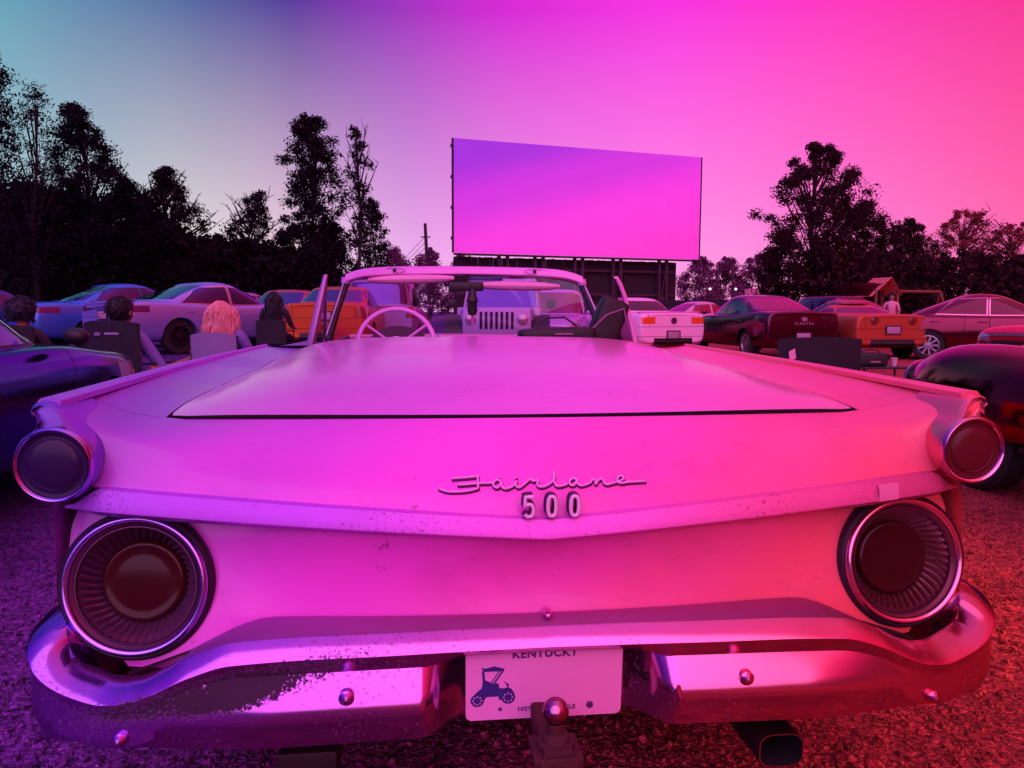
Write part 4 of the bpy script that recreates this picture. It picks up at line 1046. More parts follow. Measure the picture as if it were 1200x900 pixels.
# vintage dark car at the right: bulbous wings, running board, narrow bonnet
V = thing('vintage_car', 'black rounded vintage car with a bulbous front wing at the right edge', 'car', (4.10, 4.05, 0), R(4))
VP = pbr('black lacquer', (.22, .015, .035), .10, metal=1, var=.2, vscale=1.5)
def blob(c, d, name, mat, rot=None, lev=3, flat=None):
    bm = bmesh.new(); bmesh.ops.create_uvsphere(bm, u_segments=32, v_segments=18, radius=1)
    for v in bm.verts:
        p = v.co; e = .85
        p = Vector((math.copysign(abs(p.x)**e, p.x)*d[0], math.copysign(abs(p.y)**e, p.y)*d[1], math.copysign(abs(p.z)**e, p.z)*d[2]))
        if rot: p = Euler(rot).to_matrix() @ p
        if flat and p.z < flat: p.z = flat
        v.co = p+Vector(c)
    me = bpy.data.meshes.new(name); bm.to_mesh(me); bm.free(); return link(name, me, mat, V)
for sg in (-1, 1):
    blob((sg*.74, 1.22, .50), (.28, .92, .47), 'front_wing', VP, flat=-.12)
    blob((sg*.74, -1.35, .48), (.24, .74, .42), 'rear_wing', VP, flat=-.14)
    for y in (1.15, -1.35):
        M = Matrix.Translation((sg*.84, y, .34)) @ Matrix.Rotation(R(90), 4, 'Z'); o = -1 if sg > 0 else 1
        wl = MB().lathe([(.2, -.09), (.31, -.10), (.34, -.07), (.34, .07), (.31, .10), (.2, .09)], 28, M).build('wheel', RUBBER, V)
        MB().lathe([(.21, o*.09), (.16, o*.095), (.10, o*.09), (.08, o*.12), (.0001, o*.13)], 24, M).build('hubcap', pbr('red hub', (.35, .03, .03), .3, metal=.4), wl)
    MB().box((sg*.82, -.1, .34), (.22, 1.7, .05), bev=.02).build('running_board', DARK, V)
    M = Matrix.Translation((sg*.74, 2.03, .66)) @ Euler((R(-6), 0, R(0))).to_matrix().to_4x4()
    MB().lathe([(.13, -.14), (.150, -.02), (.150, .02), (.140, .035)], 28, M).build('head_lamp', VP, V)
    MB().lathe([(.152, .0), (.158, .02), (.150, .04), (.136, .042)], 28, M).build('lamp_rim', pbr('rose chrome', (.8, .28, .38), .15, metal=1), V)
me = loft([(-2.1, [(0, .3), (.40, .3), (.46, .5), (.46, .7), (.40, .8), (0, .86)]), (-1.6, [(0, .3), (.62, .3), (.72, .5), (.74, .8), (.66, 1.0), (0, 1.06)]), (-.2, [(0, .3), (.64, .3), (.76, .5), (.78, .85), (.72, 1.05), (0, 1.1)]), (.55, [(0, .3), (.60, .3), (.70, .5), (.72, .85), (.62, 1.02), (0, 1.08)]), (1.3, [(0, .35), (.40, .35), (.46, .5), (.46, .8), (.38, .95), (0, 1.04)]), (1.95, [(0, .4), (.26, .4), (.30, .5), (.30, .75), (.24, .90), (0, .98)]), (2.05, [(0, .45), (.18, .45), (.2, .5), (.2, .7), (.16, .82), (0, .88)])])
link('body', evaluated(me, [('SUBSURF', dict(levels=2))]), VP, V)
gm = evaluated(layers([(.95, .75, -1.55, .70, 1), (1.05, .62, -1.5, .68, 1), (1.3, .42, -1.25, .62, 1), (1.52, .2, -.9, .54, 1), (1.57, .0, -.7, .4, .6)]), [('SUBSURF', dict(levels=2))])
gm.materials.clear(); gm.materials.append(VP)
wn = []
for sg in (-1, 1):
    for pl_ in ([(-.20, 1.14), (.42, 1.14), (.28, 1.42), (-.20, 1.44)], [(-.95, 1.14), (-.28, 1.14), (-.28, 1.44), (-.78, 1.40)]): wn.append(('side_window', carve(gm, pl_, (1, 2), lambda c, n: n.x*sg > .35)))
wn.append(('windscreen', carve(gm, [(-.55, 1.14), (.55, 1.14), (.45, 1.42), (-.45, 1.42)], (0, 2), lambda c, n: n.y > .15 and c.y > 0)))
wn.append(('rear_window', carve(gm, [(-.32, 1.2), (.32, 1.2), (.28, 1.4), (-.28, 1.4)], (0, 2), lambda c, n: n.y < -.15 and c.y < -.6)))
link('roof', gm, None, V)
for nm, m2 in wn: link(nm, m2, AUTOGLASS, V)
bevel_box([((0, 2.16, .46), (1.6, .06, .13), None)], 'bumper', CHROME, V, .02)
bevel_box([((0, -2.16, .46), (1.5, .06, .13), None)], 'bumper', CHROME, V, .02)
# ------------------------------------------------------------------ trees
def leaf_mat(name, c):
    m = bpy.data.materials.new(name); nt, p = nodes_of(m); L = nt.links.new
    tc = N(nt, 'ShaderNodeTexCoord'); nz = N(nt, 'ShaderNodeTexNoise', Scale=.6, Detail=4.0); L(tc.outputs['Object'], nz.inputs['Vector'])
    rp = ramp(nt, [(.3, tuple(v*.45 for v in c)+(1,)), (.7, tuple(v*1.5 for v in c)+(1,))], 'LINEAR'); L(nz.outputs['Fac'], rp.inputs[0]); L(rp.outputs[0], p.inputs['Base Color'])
    p.inputs['Roughness'].default_value = .75; p.inputs['Specular IOR Level'].default_value = .15
    return m
LEAF = [leaf_mat('leaves blue black', (.004, .005, .012)), leaf_mat('leaves violet black', (.007, .003, .009)), leaf_mat('leaves wine', (.030, .006, .010)), leaf_mat('leaves pale wine', (.24, .03, .035)), leaf_mat('leaves far rose haze', (.16, .04, .12))]  # haze is put into the lighter colour of the far leaves
BARK = [pbr('bark dark', (.016, .010, .018), .9, bump=.5, bscale=8), pbr('bark wine', (.05, .016, .02), .9, bump=.5, bscale=8)]
def leaves_mesh(centres, radii, per, size, r, flat=.75):
    n = len(centres); P = np.repeat(np.array(centres), per, 0); rad = np.repeat(np.array(radii), per)
    d = r.normal(size=(n*per, 3)); d /= np.linalg.norm(d, axis=1, keepdims=True); d *= (r.random((n*per, 1))**.85)
    d[:, 2] *= flat
    P = P+d*rad[:, None]
    a = r.normal(size=P.shape); a /= np.linalg.norm(a, axis=1, keepdims=True)
    b = r.normal(size=P.shape); b = np.cross(a, b); b /= np.linalg.norm(b, axis=1, keepdims=True)
    s = size*(.55+.9*r.random((len(P), 1))); l = a*s; w = b*s*.55
    V = np.stack([P-l, P-w*.9+l*.1, P+l, P+w], 1).reshape(-1, 3)
    F = np.arange(len(V)).reshape(-1, 4)
    me = bpy.data.meshes.new('leaves'); me.vertices.add(len(V)); me.vertices.foreach_set('co', V.ravel())
    me.loops.add(len(V)); me.loops.foreach_set('vertex_index', F.ravel().astype(np.int32))
    me.polygons.add(len(F)); me.polygons.foreach_set('loop_start', (np.arange(len(F))*4).astype(np.int32)); me.polygons.foreach_set('loop_total', np.full(len(F), 4, np.int32))
    me.update(); me.validate(); return me
def make_tree(u, vtop, wpx, d, label, prof, mat, bark, seed, n=90, per=55, size=.17, cl=.09, base=.12, bare=0, vis=0, group='trees round the drive in', trunk_r=None, name='broadleaf_tree', lean=0):
    """prof: crown half-width (0..1) over relative height; clusters sit on limbs that leave the trunk"""
    r = np.random.default_rng(seed); rs = random.Random(seed)
    x, y = polar(u, d); z0 = ground_z(x, y); top = 1.175+(365-vtop)*d/908.3; H = (top-z0)*.955; HW = wpx*d/908.3/2*1.06
    root = thing(name, label, 'tree', (x, y, z0), 0, group)
    tr = trunk_r or H*.016
    pts = [(lean*t*t*HW+.10*HW*math.sin(t*7+seed), .1*HW*math.cos(t*5+seed), H*t*.96) for t in [k/10 for k in range(11)]]
    b = MB(); b.tube(pts, [tr*(1-.9*k/10)*(1.25 if k == 0 else 1) for k in range(11)], 8)
    def tp(t):
        i = min(9, int(t*10)); f = t*10-i; return Vector(pts[i]).lerp(Vector(pts[i+1]), f)
    cs = []; rr = []
    for k in range(n):
        t = base+(1-base)*((k+rs.random())/n)**.9; hw = interp(t, prof)*HW
        a = rs.random()*2*math.pi; q = rs.random()**.42*(.72+.4*rs.random())
        c = Vector((math.cos(a)*hw*q, math.sin(a)*hw*q, H*t))+tp(t)*1.0; c.z = H*t
        rad = max(.35, H*cl*(.6+.8*rs.random())*(.55+.6*min(1, hw/HW)))*(.8 if t > .9 else 1)
        cs.append(c); rr.append(rad)
        if rs.random() < .6:
            s = tp(max(.05, t-.12-.1*q)); mid = s.lerp(c, .5)+Vector((0, 0, -.03*H*q)); b.tube([s, mid, c], [tr*.30*(1-t*.7), tr*.18, tr*.05], 5)
    for k in range(bare):
        t = .55+.45*rs.random(); a = rs.random()*6.28; hw = (interp(min(1, t), prof)+.35)*HW; s = tp(min(.97, t-.15)); 
        e = Vector((math.cos(a)*hw*(.6+.5*rs.random()), math.sin(a)*hw*.6, H*(t+.05*rs.random()))); m = s.lerp(e, .5)+Vector((rs.uniform(-.1, .1)*HW, 0, rs.uniform(-.02, .03)*H))
        b.tube([s, m, e], [.05, .035, .012], 5)
        for q in range(3):
            f = m.lerp(e, rs.random()); b.tube([f, f+Vector((rs.uniform(-.3, .3)*HW, rs.uniform(-.2, .2)*HW, rs.uniform(.0, .08)*H))], [.022, .008], 4)
    b.build('trunk', BARK[bark], root)
    link('crown', leaves_mesh(cs, rr, int(per*(3.6 if base > .05 else 1)), size*(.46 if base > .05 else .9), r), LEAF[mat], root, smooth=False)
    return root
BUSHY = [(0, .75), (.2, 1.0), (.5, .95), (.75, .7), (.92, .4), (1, .12)]
OVAL = [(0, .3), (.2, .75), (.45, 1), (.7, .85), (.9, .5), (1, .15)]
CONE = [(0, 1), (.25, .95), (.5, .75), (.75, .45), (.92, .2), (1, .05)]
TALL = [(0, .8), (.3, .7), (.42, .55), (.55, .9), (.72, 1), (.85, .75), (1, .2)]
# left bank
make_tree(-22, 40, 120, 24, 'tall blue black tree cut by the left edge of the photo', [(0, .9), (.3, 1), (.6, .95), (.8, .7), (1, .15)], 0, 0, 1, n=130, per=60, size=.11, cl=.07)
make_tree(50, 100, 62, 30, 'thin airy tree rising between the left edge tree and the broad dark tree', [(0, .6), (.4, .7), (.7, .9), (.9, .7), (1, .2)], 0, 0, 2, n=70, per=26, size=.10, cl=.07)
make_tree(102, 122, 132, 32, 'broad dark tree with layered boughs, second large tree from the left', [(0, 1), (.3, 1), (.5, .95), (.68, .72), (.82, .5), (.93, .28), (1, .06)], 0, 0, 3, n=150, per=60, size=.12, cl=.065)
make_tree(160, 208, 90, 33, 'low dark tree filling the gap right of the broad dark tree', BUSHY, 0, 0, 4, n=90, per=60, size=.13, cl=.09)
make_tree(206, 196, 112, 34, 'dark bushy tree with bare twigs sticking out of its crown', [(0, 1), (.3, 1), (.55, .85), (.75, .62), (.9, .35), (1, .05)], 1, 0, 5, n=120, per=55, size=.12, cl=.075, bare=22)
make_tree(252, 275, 70, 36, 'low round bush like tree left of the twiggy one', BUSHY, 1, 0, 6, n=60, per=60, size=.14, cl=.13)
make_tree(298, 222, 78, 37, 'twiggy half bare tree left of the tall twin crowned tree', [(0, 1), (.4, .95), (.62, .7), (.8, .55), (1, .2)], 1, 0, 7, n=70, per=45, size=.12, cl=.085, bare=30)
make_tree(340, 262, 90, 38, 'low dark shrubby tree at the foot of the tall crowned tree', BUSHY, 1, 0, 8, n=70, per=60, size=.14, cl=.12)
make_tree(368, 134, 84, 40, 'tall dark tree with a rounded top left of the screen', [(0, .8), (.3, .9), (.42, .75), (.5, .62), (.62, .85), (.78, .8), (.9, .62), (1, .2)], 1, 0, 9, n=150, per=60, size=.14, cl=.055)
make_tree(422, 144, 50, 40, 'slender tree with a bare visible trunk and sparse tufts', [(0, .05), (.25, .4), (.4, .8), (.55, .3), (.62, .9), (.7, .35), (.8, .6), (.9, .4), (1, .12)], 1, 0, 10, n=44, per=34, size=.13, cl=.045, base=.16, bare=12, trunk_r=.11)
make_tree(398, 262, 80, 42, 'dark leafy undergrowth tree below the slender tree', BUSHY, 1, 0, 12, n=70, per=60, size=.14, cl=.12)
make_tree(440, 232, 44, 43, 'small leafy tree close to the right of the slender tree', OVAL, 1, 0, 11, n=60, per=45, size=.13, cl=.07)
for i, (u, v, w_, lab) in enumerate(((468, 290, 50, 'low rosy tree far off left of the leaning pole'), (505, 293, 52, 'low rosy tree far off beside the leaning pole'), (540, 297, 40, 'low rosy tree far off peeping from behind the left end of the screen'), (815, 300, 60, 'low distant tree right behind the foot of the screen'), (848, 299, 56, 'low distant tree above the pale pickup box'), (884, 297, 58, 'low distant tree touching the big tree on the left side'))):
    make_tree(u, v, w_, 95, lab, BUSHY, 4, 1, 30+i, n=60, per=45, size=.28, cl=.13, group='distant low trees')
# dark foot of the wood on the left
for i, (u, v, w_, lab) in enumerate(((20, 215, 110, 'dark undergrowth below the left edge tree'), (75, 225, 120, 'dark undergrowth below the thin airy tree'), (135, 235, 130, 'dark undergrowth behind the two blue cars'), (190, 262, 120, 'dark undergrowth behind the violet grey sedan'), (240, 285, 120, 'dark undergrowth behind the pale lilac sedan'), (300, 285, 110, 'dark undergrowth behind the dull red sedan'), (350, 292, 100, 'dark undergrowth left of the small booth'))):
    make_tree(u, v, w_, 31+i*1.2, lab, [(0, 1), (.6, 1), (.85, .8), (1, .4)], 0 if u < 170 else 1, 0, 50+i, n=125, per=80, size=.15, cl=.16, base=.02, name='undergrowth_tree', group='undergrowth at the wood edge')
# right bank
make_tree(948, 163, 120, 48, 'tallest tree on the right with an open crown and gaps of sky', [(0, .45), (.15, .8), (.35, .95), (.5, .8), (.62, 1.0), (.78, .85), (.9, .5), (1, .15)], 2, 1, 13, n=175, per=60, size=.17, cl=.055, bare=0, trunk_r=.28)
make_tree(912, 268, 62, 50, 'low tree under the left side of the tallest right hand tree', BUSHY, 2, 1, 14, n=70, per=55, size=.17, cl=.12)
make_tree(1004, 232, 92, 50, 'dense dark tree beside the tallest right hand tree', [(0, 1), (.4, 1), (.7, .85), (.9, .5), (1, .15)], 2, 1, 15, n=110, per=60, size=.17, cl=.085)
make_tree(1058, 254, 88, 51, 'rounded dark tree above the peaked play house', BUSHY, 2, 1, 16, n=100, per=60, size=.17, cl=.10)
make_tree(1122, 243, 88, 54, 'pale reddish tree with fine twigs above the black cherry sedan', [(0, .9), (.4, 1), (.65, .95), (.85, .75), (1, .3)], 3, 1, 17, n=110, per=48, size=.14, cl=.07, bare=26)
make_tree(1182, 256, 84, 52, 'thin reddish tree near the right edge of the photo', [(0, .9), (.4, .9), (.7, .9), (.9, .6), (1, .2)], 3, 1, 18, n=80, per=36, size=.15, cl=.07, bare=26)
make_tree(1240, 262, 100, 50, 'dark red tree cut by the right edge of the photo', BUSHY, 2, 1, 19, n=90, per=55, size=.17, cl=.10)
for i, (u, v, w_, lab) in enumerate(((985, 290, 120, 'dark bushes behind the raised tailgate'), (1050, 295, 120, 'dark bushes behind the peaked play house'), (1120, 296, 120, 'dark bushes behind the roof of the black cherry sedan'), (1190, 297, 120, 'dark bushes behind the windscreen of the black cherry sedan'))):
    make_tree(u, v, w_, 46, lab, [(0, 1), (.6, 1), (.85, .8), (1, .4)], 2, 1, 70+i, n=80, per=70, size=.18, cl=.16, base=.02, name='undergrowth_tree', group='undergrowth at the wood edge')
# ------------------------------------------------------------------ the drive-in screen
SL, SR = Vector((*polar(532, 60), 0)), Vector((*polar(815.5, 67), 0))
zb_, zt_ = 5.65, 14.2
T = thing('cinema_screen', 'huge blank drive in cinema screen on a dark slatted base', 'screen', tuple((SL+SR)/2+Vector((0, 0, ground_z(5, 60)))), math.atan2(SR.y-SL.y, SR.x-SL.x))
Wd = (SR-SL).length; zg = ground_z(5, 60)
SCR = bpy.data.materials.new('screen paint with added glow'); nt, p = nodes_of(SCR); tc = N(nt, 'ShaderNodeTexCoord'); sx = N(nt, 'ShaderNodeSeparateXYZ'); nt.links.new(tc.outputs['Object'], sx.inputs[0])
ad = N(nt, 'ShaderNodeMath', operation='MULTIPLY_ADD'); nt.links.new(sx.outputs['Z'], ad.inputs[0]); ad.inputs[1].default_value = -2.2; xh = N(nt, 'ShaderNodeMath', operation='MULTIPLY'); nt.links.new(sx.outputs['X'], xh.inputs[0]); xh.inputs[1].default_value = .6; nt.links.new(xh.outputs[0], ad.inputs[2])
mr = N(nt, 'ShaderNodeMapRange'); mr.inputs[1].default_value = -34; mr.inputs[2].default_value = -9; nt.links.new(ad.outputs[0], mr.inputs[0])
rp = ramp(nt, [(0, (.36, .07, .92, 1)), (.3, (.66, .09, .96, 1)), (.62, (.95, .11, .97, 1)), (1, (.99, .11, .84, 1))]); nt.links.new(mr.outputs[0], rp.inputs[0])  # violet to pink light painted into the screen colour
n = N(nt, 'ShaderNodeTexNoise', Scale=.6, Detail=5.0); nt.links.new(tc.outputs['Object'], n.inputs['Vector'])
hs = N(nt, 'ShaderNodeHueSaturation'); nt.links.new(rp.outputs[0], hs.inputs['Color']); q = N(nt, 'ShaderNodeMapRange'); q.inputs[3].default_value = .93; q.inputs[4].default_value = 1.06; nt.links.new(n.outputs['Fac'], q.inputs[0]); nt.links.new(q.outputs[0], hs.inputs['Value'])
nt.links.new(hs.outputs[0], p.inputs['Base Color']); nt.links.new(hs.outputs[0], p.inputs['Emission Color']); p.inputs['Emission Strength'].default_value = .18; p.inputs['Roughness'].default_value = .6  # the screen is unlit; a faint glow is added to brighten it
DK = pbr('dark timber', (.022, .008, .020), .85, vscale=2, var=.4); DK2 = pbr('dark girder', (.05, .015, .045), .7)
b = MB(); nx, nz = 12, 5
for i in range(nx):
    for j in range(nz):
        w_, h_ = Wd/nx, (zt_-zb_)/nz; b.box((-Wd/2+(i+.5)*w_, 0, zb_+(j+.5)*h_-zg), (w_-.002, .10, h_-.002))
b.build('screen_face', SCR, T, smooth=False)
b = MB(); b.box((0, .35, (zb_+zt_)/2-zg), (Wd-.3, .5, zt_-zb_-.4)); b.box((0, -.02, zb_-zg-.10), (Wd, .3, .14)); b.box((-Wd/2-.06, .05, (zb_+zt_)/2-zg), (.1, .25, zt_-zb_)); b.box((Wd/2+.06, .05, (zb_+zt_)/2-zg), (.1, .25, zt_-zb_))
for k in range(4): b.box((-Wd/2-.14, .05, zb_-zg+1.1+2.3*k), (.14, .2, .22))
b.build('screen_frame', DK, T, smooth=False)
b = MB(); xr = Wd/2-1.7; k = 0; x = -Wd/2+.2; rs = random.Random(5)
while x < xr:
    b.box((x+.12, .9+.03*rs.random(), (zb_-zg-.2)/2), (.235, .05, zb_-zg-.2-.1*rs.random())); x += .25
b.build('slatted_base', DK, T, smooth=False)
for sx_, nm in ((-.62, 'post'), (-.34, 'post'), (-.02, 'post'), (.30, 'post'), (.70, 'post')):
    bb = MB()
    for o in (-.35, .35): bb.box((sx_*Wd/2+o, .35, (zb_-zg)/2), (.22, .28, zb_-zg-.02))
    bb.tube([(sx_*Wd/2-.35, .3, .5), (sx_*Wd/2+.35, .3, zb_-zg-.4)], .06, 6); bb.build(nm, DK2, T, smooth=False)
b = MB(); b.box((-.8, .55, 4.55-zg), (Wd-2.4, .12, .16)); b.box((-.8, .55, 2.6-zg), (Wd-2.4, .12, .16)); b.build('rail', DK2, T, smooth=False)

# poles and wires
def pole(u, vt, d, label, w_=.12, lean=0, arm=True):
    x, y = polar(u, d); z0 = ground_z(x, y); h = 1.175+(365-vt)*d/908.3-z0
    t = thing('utility_pole', label, 'pole', (x, y, z0), 0, 'poles beyond the car park')
    MB().tube([(0, 0, 0), (lean, 0, h)], [w_*1.2, w_*.9], 8).build('post', DK2, t)
    if arm:
        MB().box((lean*.85, -.15, h*.86), (.9, .1, .1)).build('cross_arm', DK2, t); MB().lathe([(.0001, -.35), (.2, -.3), (.2, .3), (.0001, .35)], 12, Matrix.Translation((lean*.8+.4, -.1, h*.72)) @ Matrix.Rotation(R(90), 4, 'X')).build('transformer', DK2, t)
    return t, Vector((x+lean, y, z0+h))
t1, e1 = pole(504, 264, 72, 'leaning utility pole with a transformer left of the screen', .16, -.4)
b = MB()
for k in range(3):
    A = e1+Vector((0, 0, -1.2-.5*k)); B_ = Vector((*polar(430, 110), 4.5-.6*k)); b.tube([A.lerp(B_, q/12)+Vector((0, 0, -1.6*(q/12)*(1-q/12)*4*.3)) for q in range(13)], .022, 4)
wr_ = b.build('overhead_wire', DK2); props(wr_, 'thin sagging overhead wires running left from the leaning pole', 'wire')
pole(861, 311, 70, 'thin leaning pole above the black sedan', .10, -.5, False); pole(838, 316, 74, 'thin upright pole right of the screen base', .09, 0, False); pole(829, 322, 78, 'short thin pole nearest the right edge of the screen', .08, 0, False)
# small booth with an overhanging flat roof
x, y = polar(392, 44); z0 = ground_z(x, y)
t = thing('ticket_booth', 'small pale booth with a wide flat roof behind the orange sedan', 'booth', (x, y, z0))
WALLP = pbr('booth wall', (.75, .28, .55), .6, emit=(.8, .25, .5), estr=.12); ROOFP = pbr('booth roof', (.10, .05, .22), .6)  # wall colour also glows faintly, painting the booth as lit
MB().box((.6, 0, 1.25), (2.4, 2.2, 2.5)).build('wall', WALLP, t, smooth=False)
MB().box((1.6, -.3, 2.62), (7.6, 3.4, .18)).build('roof', ROOFP, t, smooth=False)
b = MB()
for xx in (-1.9, 5.0): b.tube([(xx, -1.6, 0), (xx, -1.6, 2.55)], .06, 8)
b.build('post', ROOFP, t)
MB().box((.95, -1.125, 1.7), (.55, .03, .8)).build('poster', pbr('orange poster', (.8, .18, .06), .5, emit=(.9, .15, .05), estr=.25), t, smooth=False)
# long dark fence
x0, y0 = polar(775, 50); x1, y1 = polar(905, 46)
t = thing('dark_fence', 'long low dark fence behind the black sedan and small white car', 'fence', (x0, y0, ground_z(x0, y0)), math.atan2(y1-y0, x1-x0))
ln = math.hypot(x1-x0, y1-y0); b = MB()
k = 0; q = 0
while q < ln: b.box((q+.09, 0, .95), (.175, .03, 1.7+.03*math.sin(k*7))); q += .185; k += 1
b.build('boards', DK, t, smooth=False); b = MB(); 
for q in range(int(ln/2.4)+1): b.box((q*2.4, .09, 1.0), (.12, .12, 2.0))
b.build('post', DK2, t, smooth=False)
# white box truck / trailer and lamps far off
x, y = polar(880, 62); z0 = ground_z(x, y)
t = thing('box_trailer', 'small pale trailer with a raised box far behind the black sedan', 'trailer', (x, y, z0))
TP = pbr('trailer pink white', (.75, .25, .45), .5)
MB().box((0, 0, 1.75), (1.75, 1.2, .85), bev=.05).build('body', TP, t); MB().box((0, 0, 2.55), (1.0, 1.0, .7), bev=.04).build('upper_box', TP, t); MB().box((0, -.1, 1.15), (1.75, 1.2, .22)).build('chassis', DK, t)
for sx_ in (-.6, .6): MB().lathe([(.0001, -.1), (.42, -.1), (.42, .1), (.0001, .1)], 20, Matrix.Translation((sx_, -.45, .42))).build('wheel', RUBBER, t)
for u, v, lab in ((830, 338, 'small lit lamp on a post left of the pale trailer'), (860, 338, 'small lit lamp on a post just beside the pale trailer')):
    x, y = polar(u, 58); z0 = ground_z(x, y); h = 1.175+(365-v)*58/908.3-z0
    t = thing('yard_lamp', lab, 'lamp', (x, y, z0), 0, 'small lit lamps beyond the fence')
    MB().tube([(0, 0, 0), (0, 0, h)], .04, 6).build('post', DK2, t)
    bm = bmesh.new(); bmesh.ops.create_uvsphere(bm, u_segments=12, v_segments=8, radius=.09); me = bpy.data.meshes.new('globe'); bm.to_mesh(me); bm.free(); me.transform(Matrix.Translation((0, 0, h))); link('globe', me, pbr('lamp globe', (.9, .7, .8), .4, emit=(1, .65, .85), estr=2.5), t)
# play house with peaked canopy and swing beam
x, y = polar(1027, 33); z0 = ground_z(x, y)
t = thing('play_house', 'wooden climbing frame with a peaked canvas canopy and a swing beam', 'playground', (x, y, z0), R(10))
WD = pbr('play wood', (.20, .05, .03), .7, var=.3); CV = pbr('canopy canvas', (.62, .15, .10), .6)
b = MB()
for xx in (-.5, .5):
    for yy in (-.5, .5): b.box((xx, yy, 1.0), (.09, .09, 2.0))
b.box((0, 0, 1.0), (1.1, 1.1, .08)); b.build('tower', WD, t, smooth=False)
MB().grid([[Vector((xx, yy, zz)) for yy in (-.65, .65)] for xx, zz in ((-.78, 1.72), (.12, 2.52), (.62, 1.78))]).build('canopy', CV, t, smooth=False)
b = MB(); b.tube([(.5, 0, 1.95), (2.9, 0, 1.95)], .06, 6)
for yy in (-.7, .7): b.tube([(2.9, 0, 1.95), (3.1, yy, 0)], .05, 6)
b.build('swing_beam', WD, t)
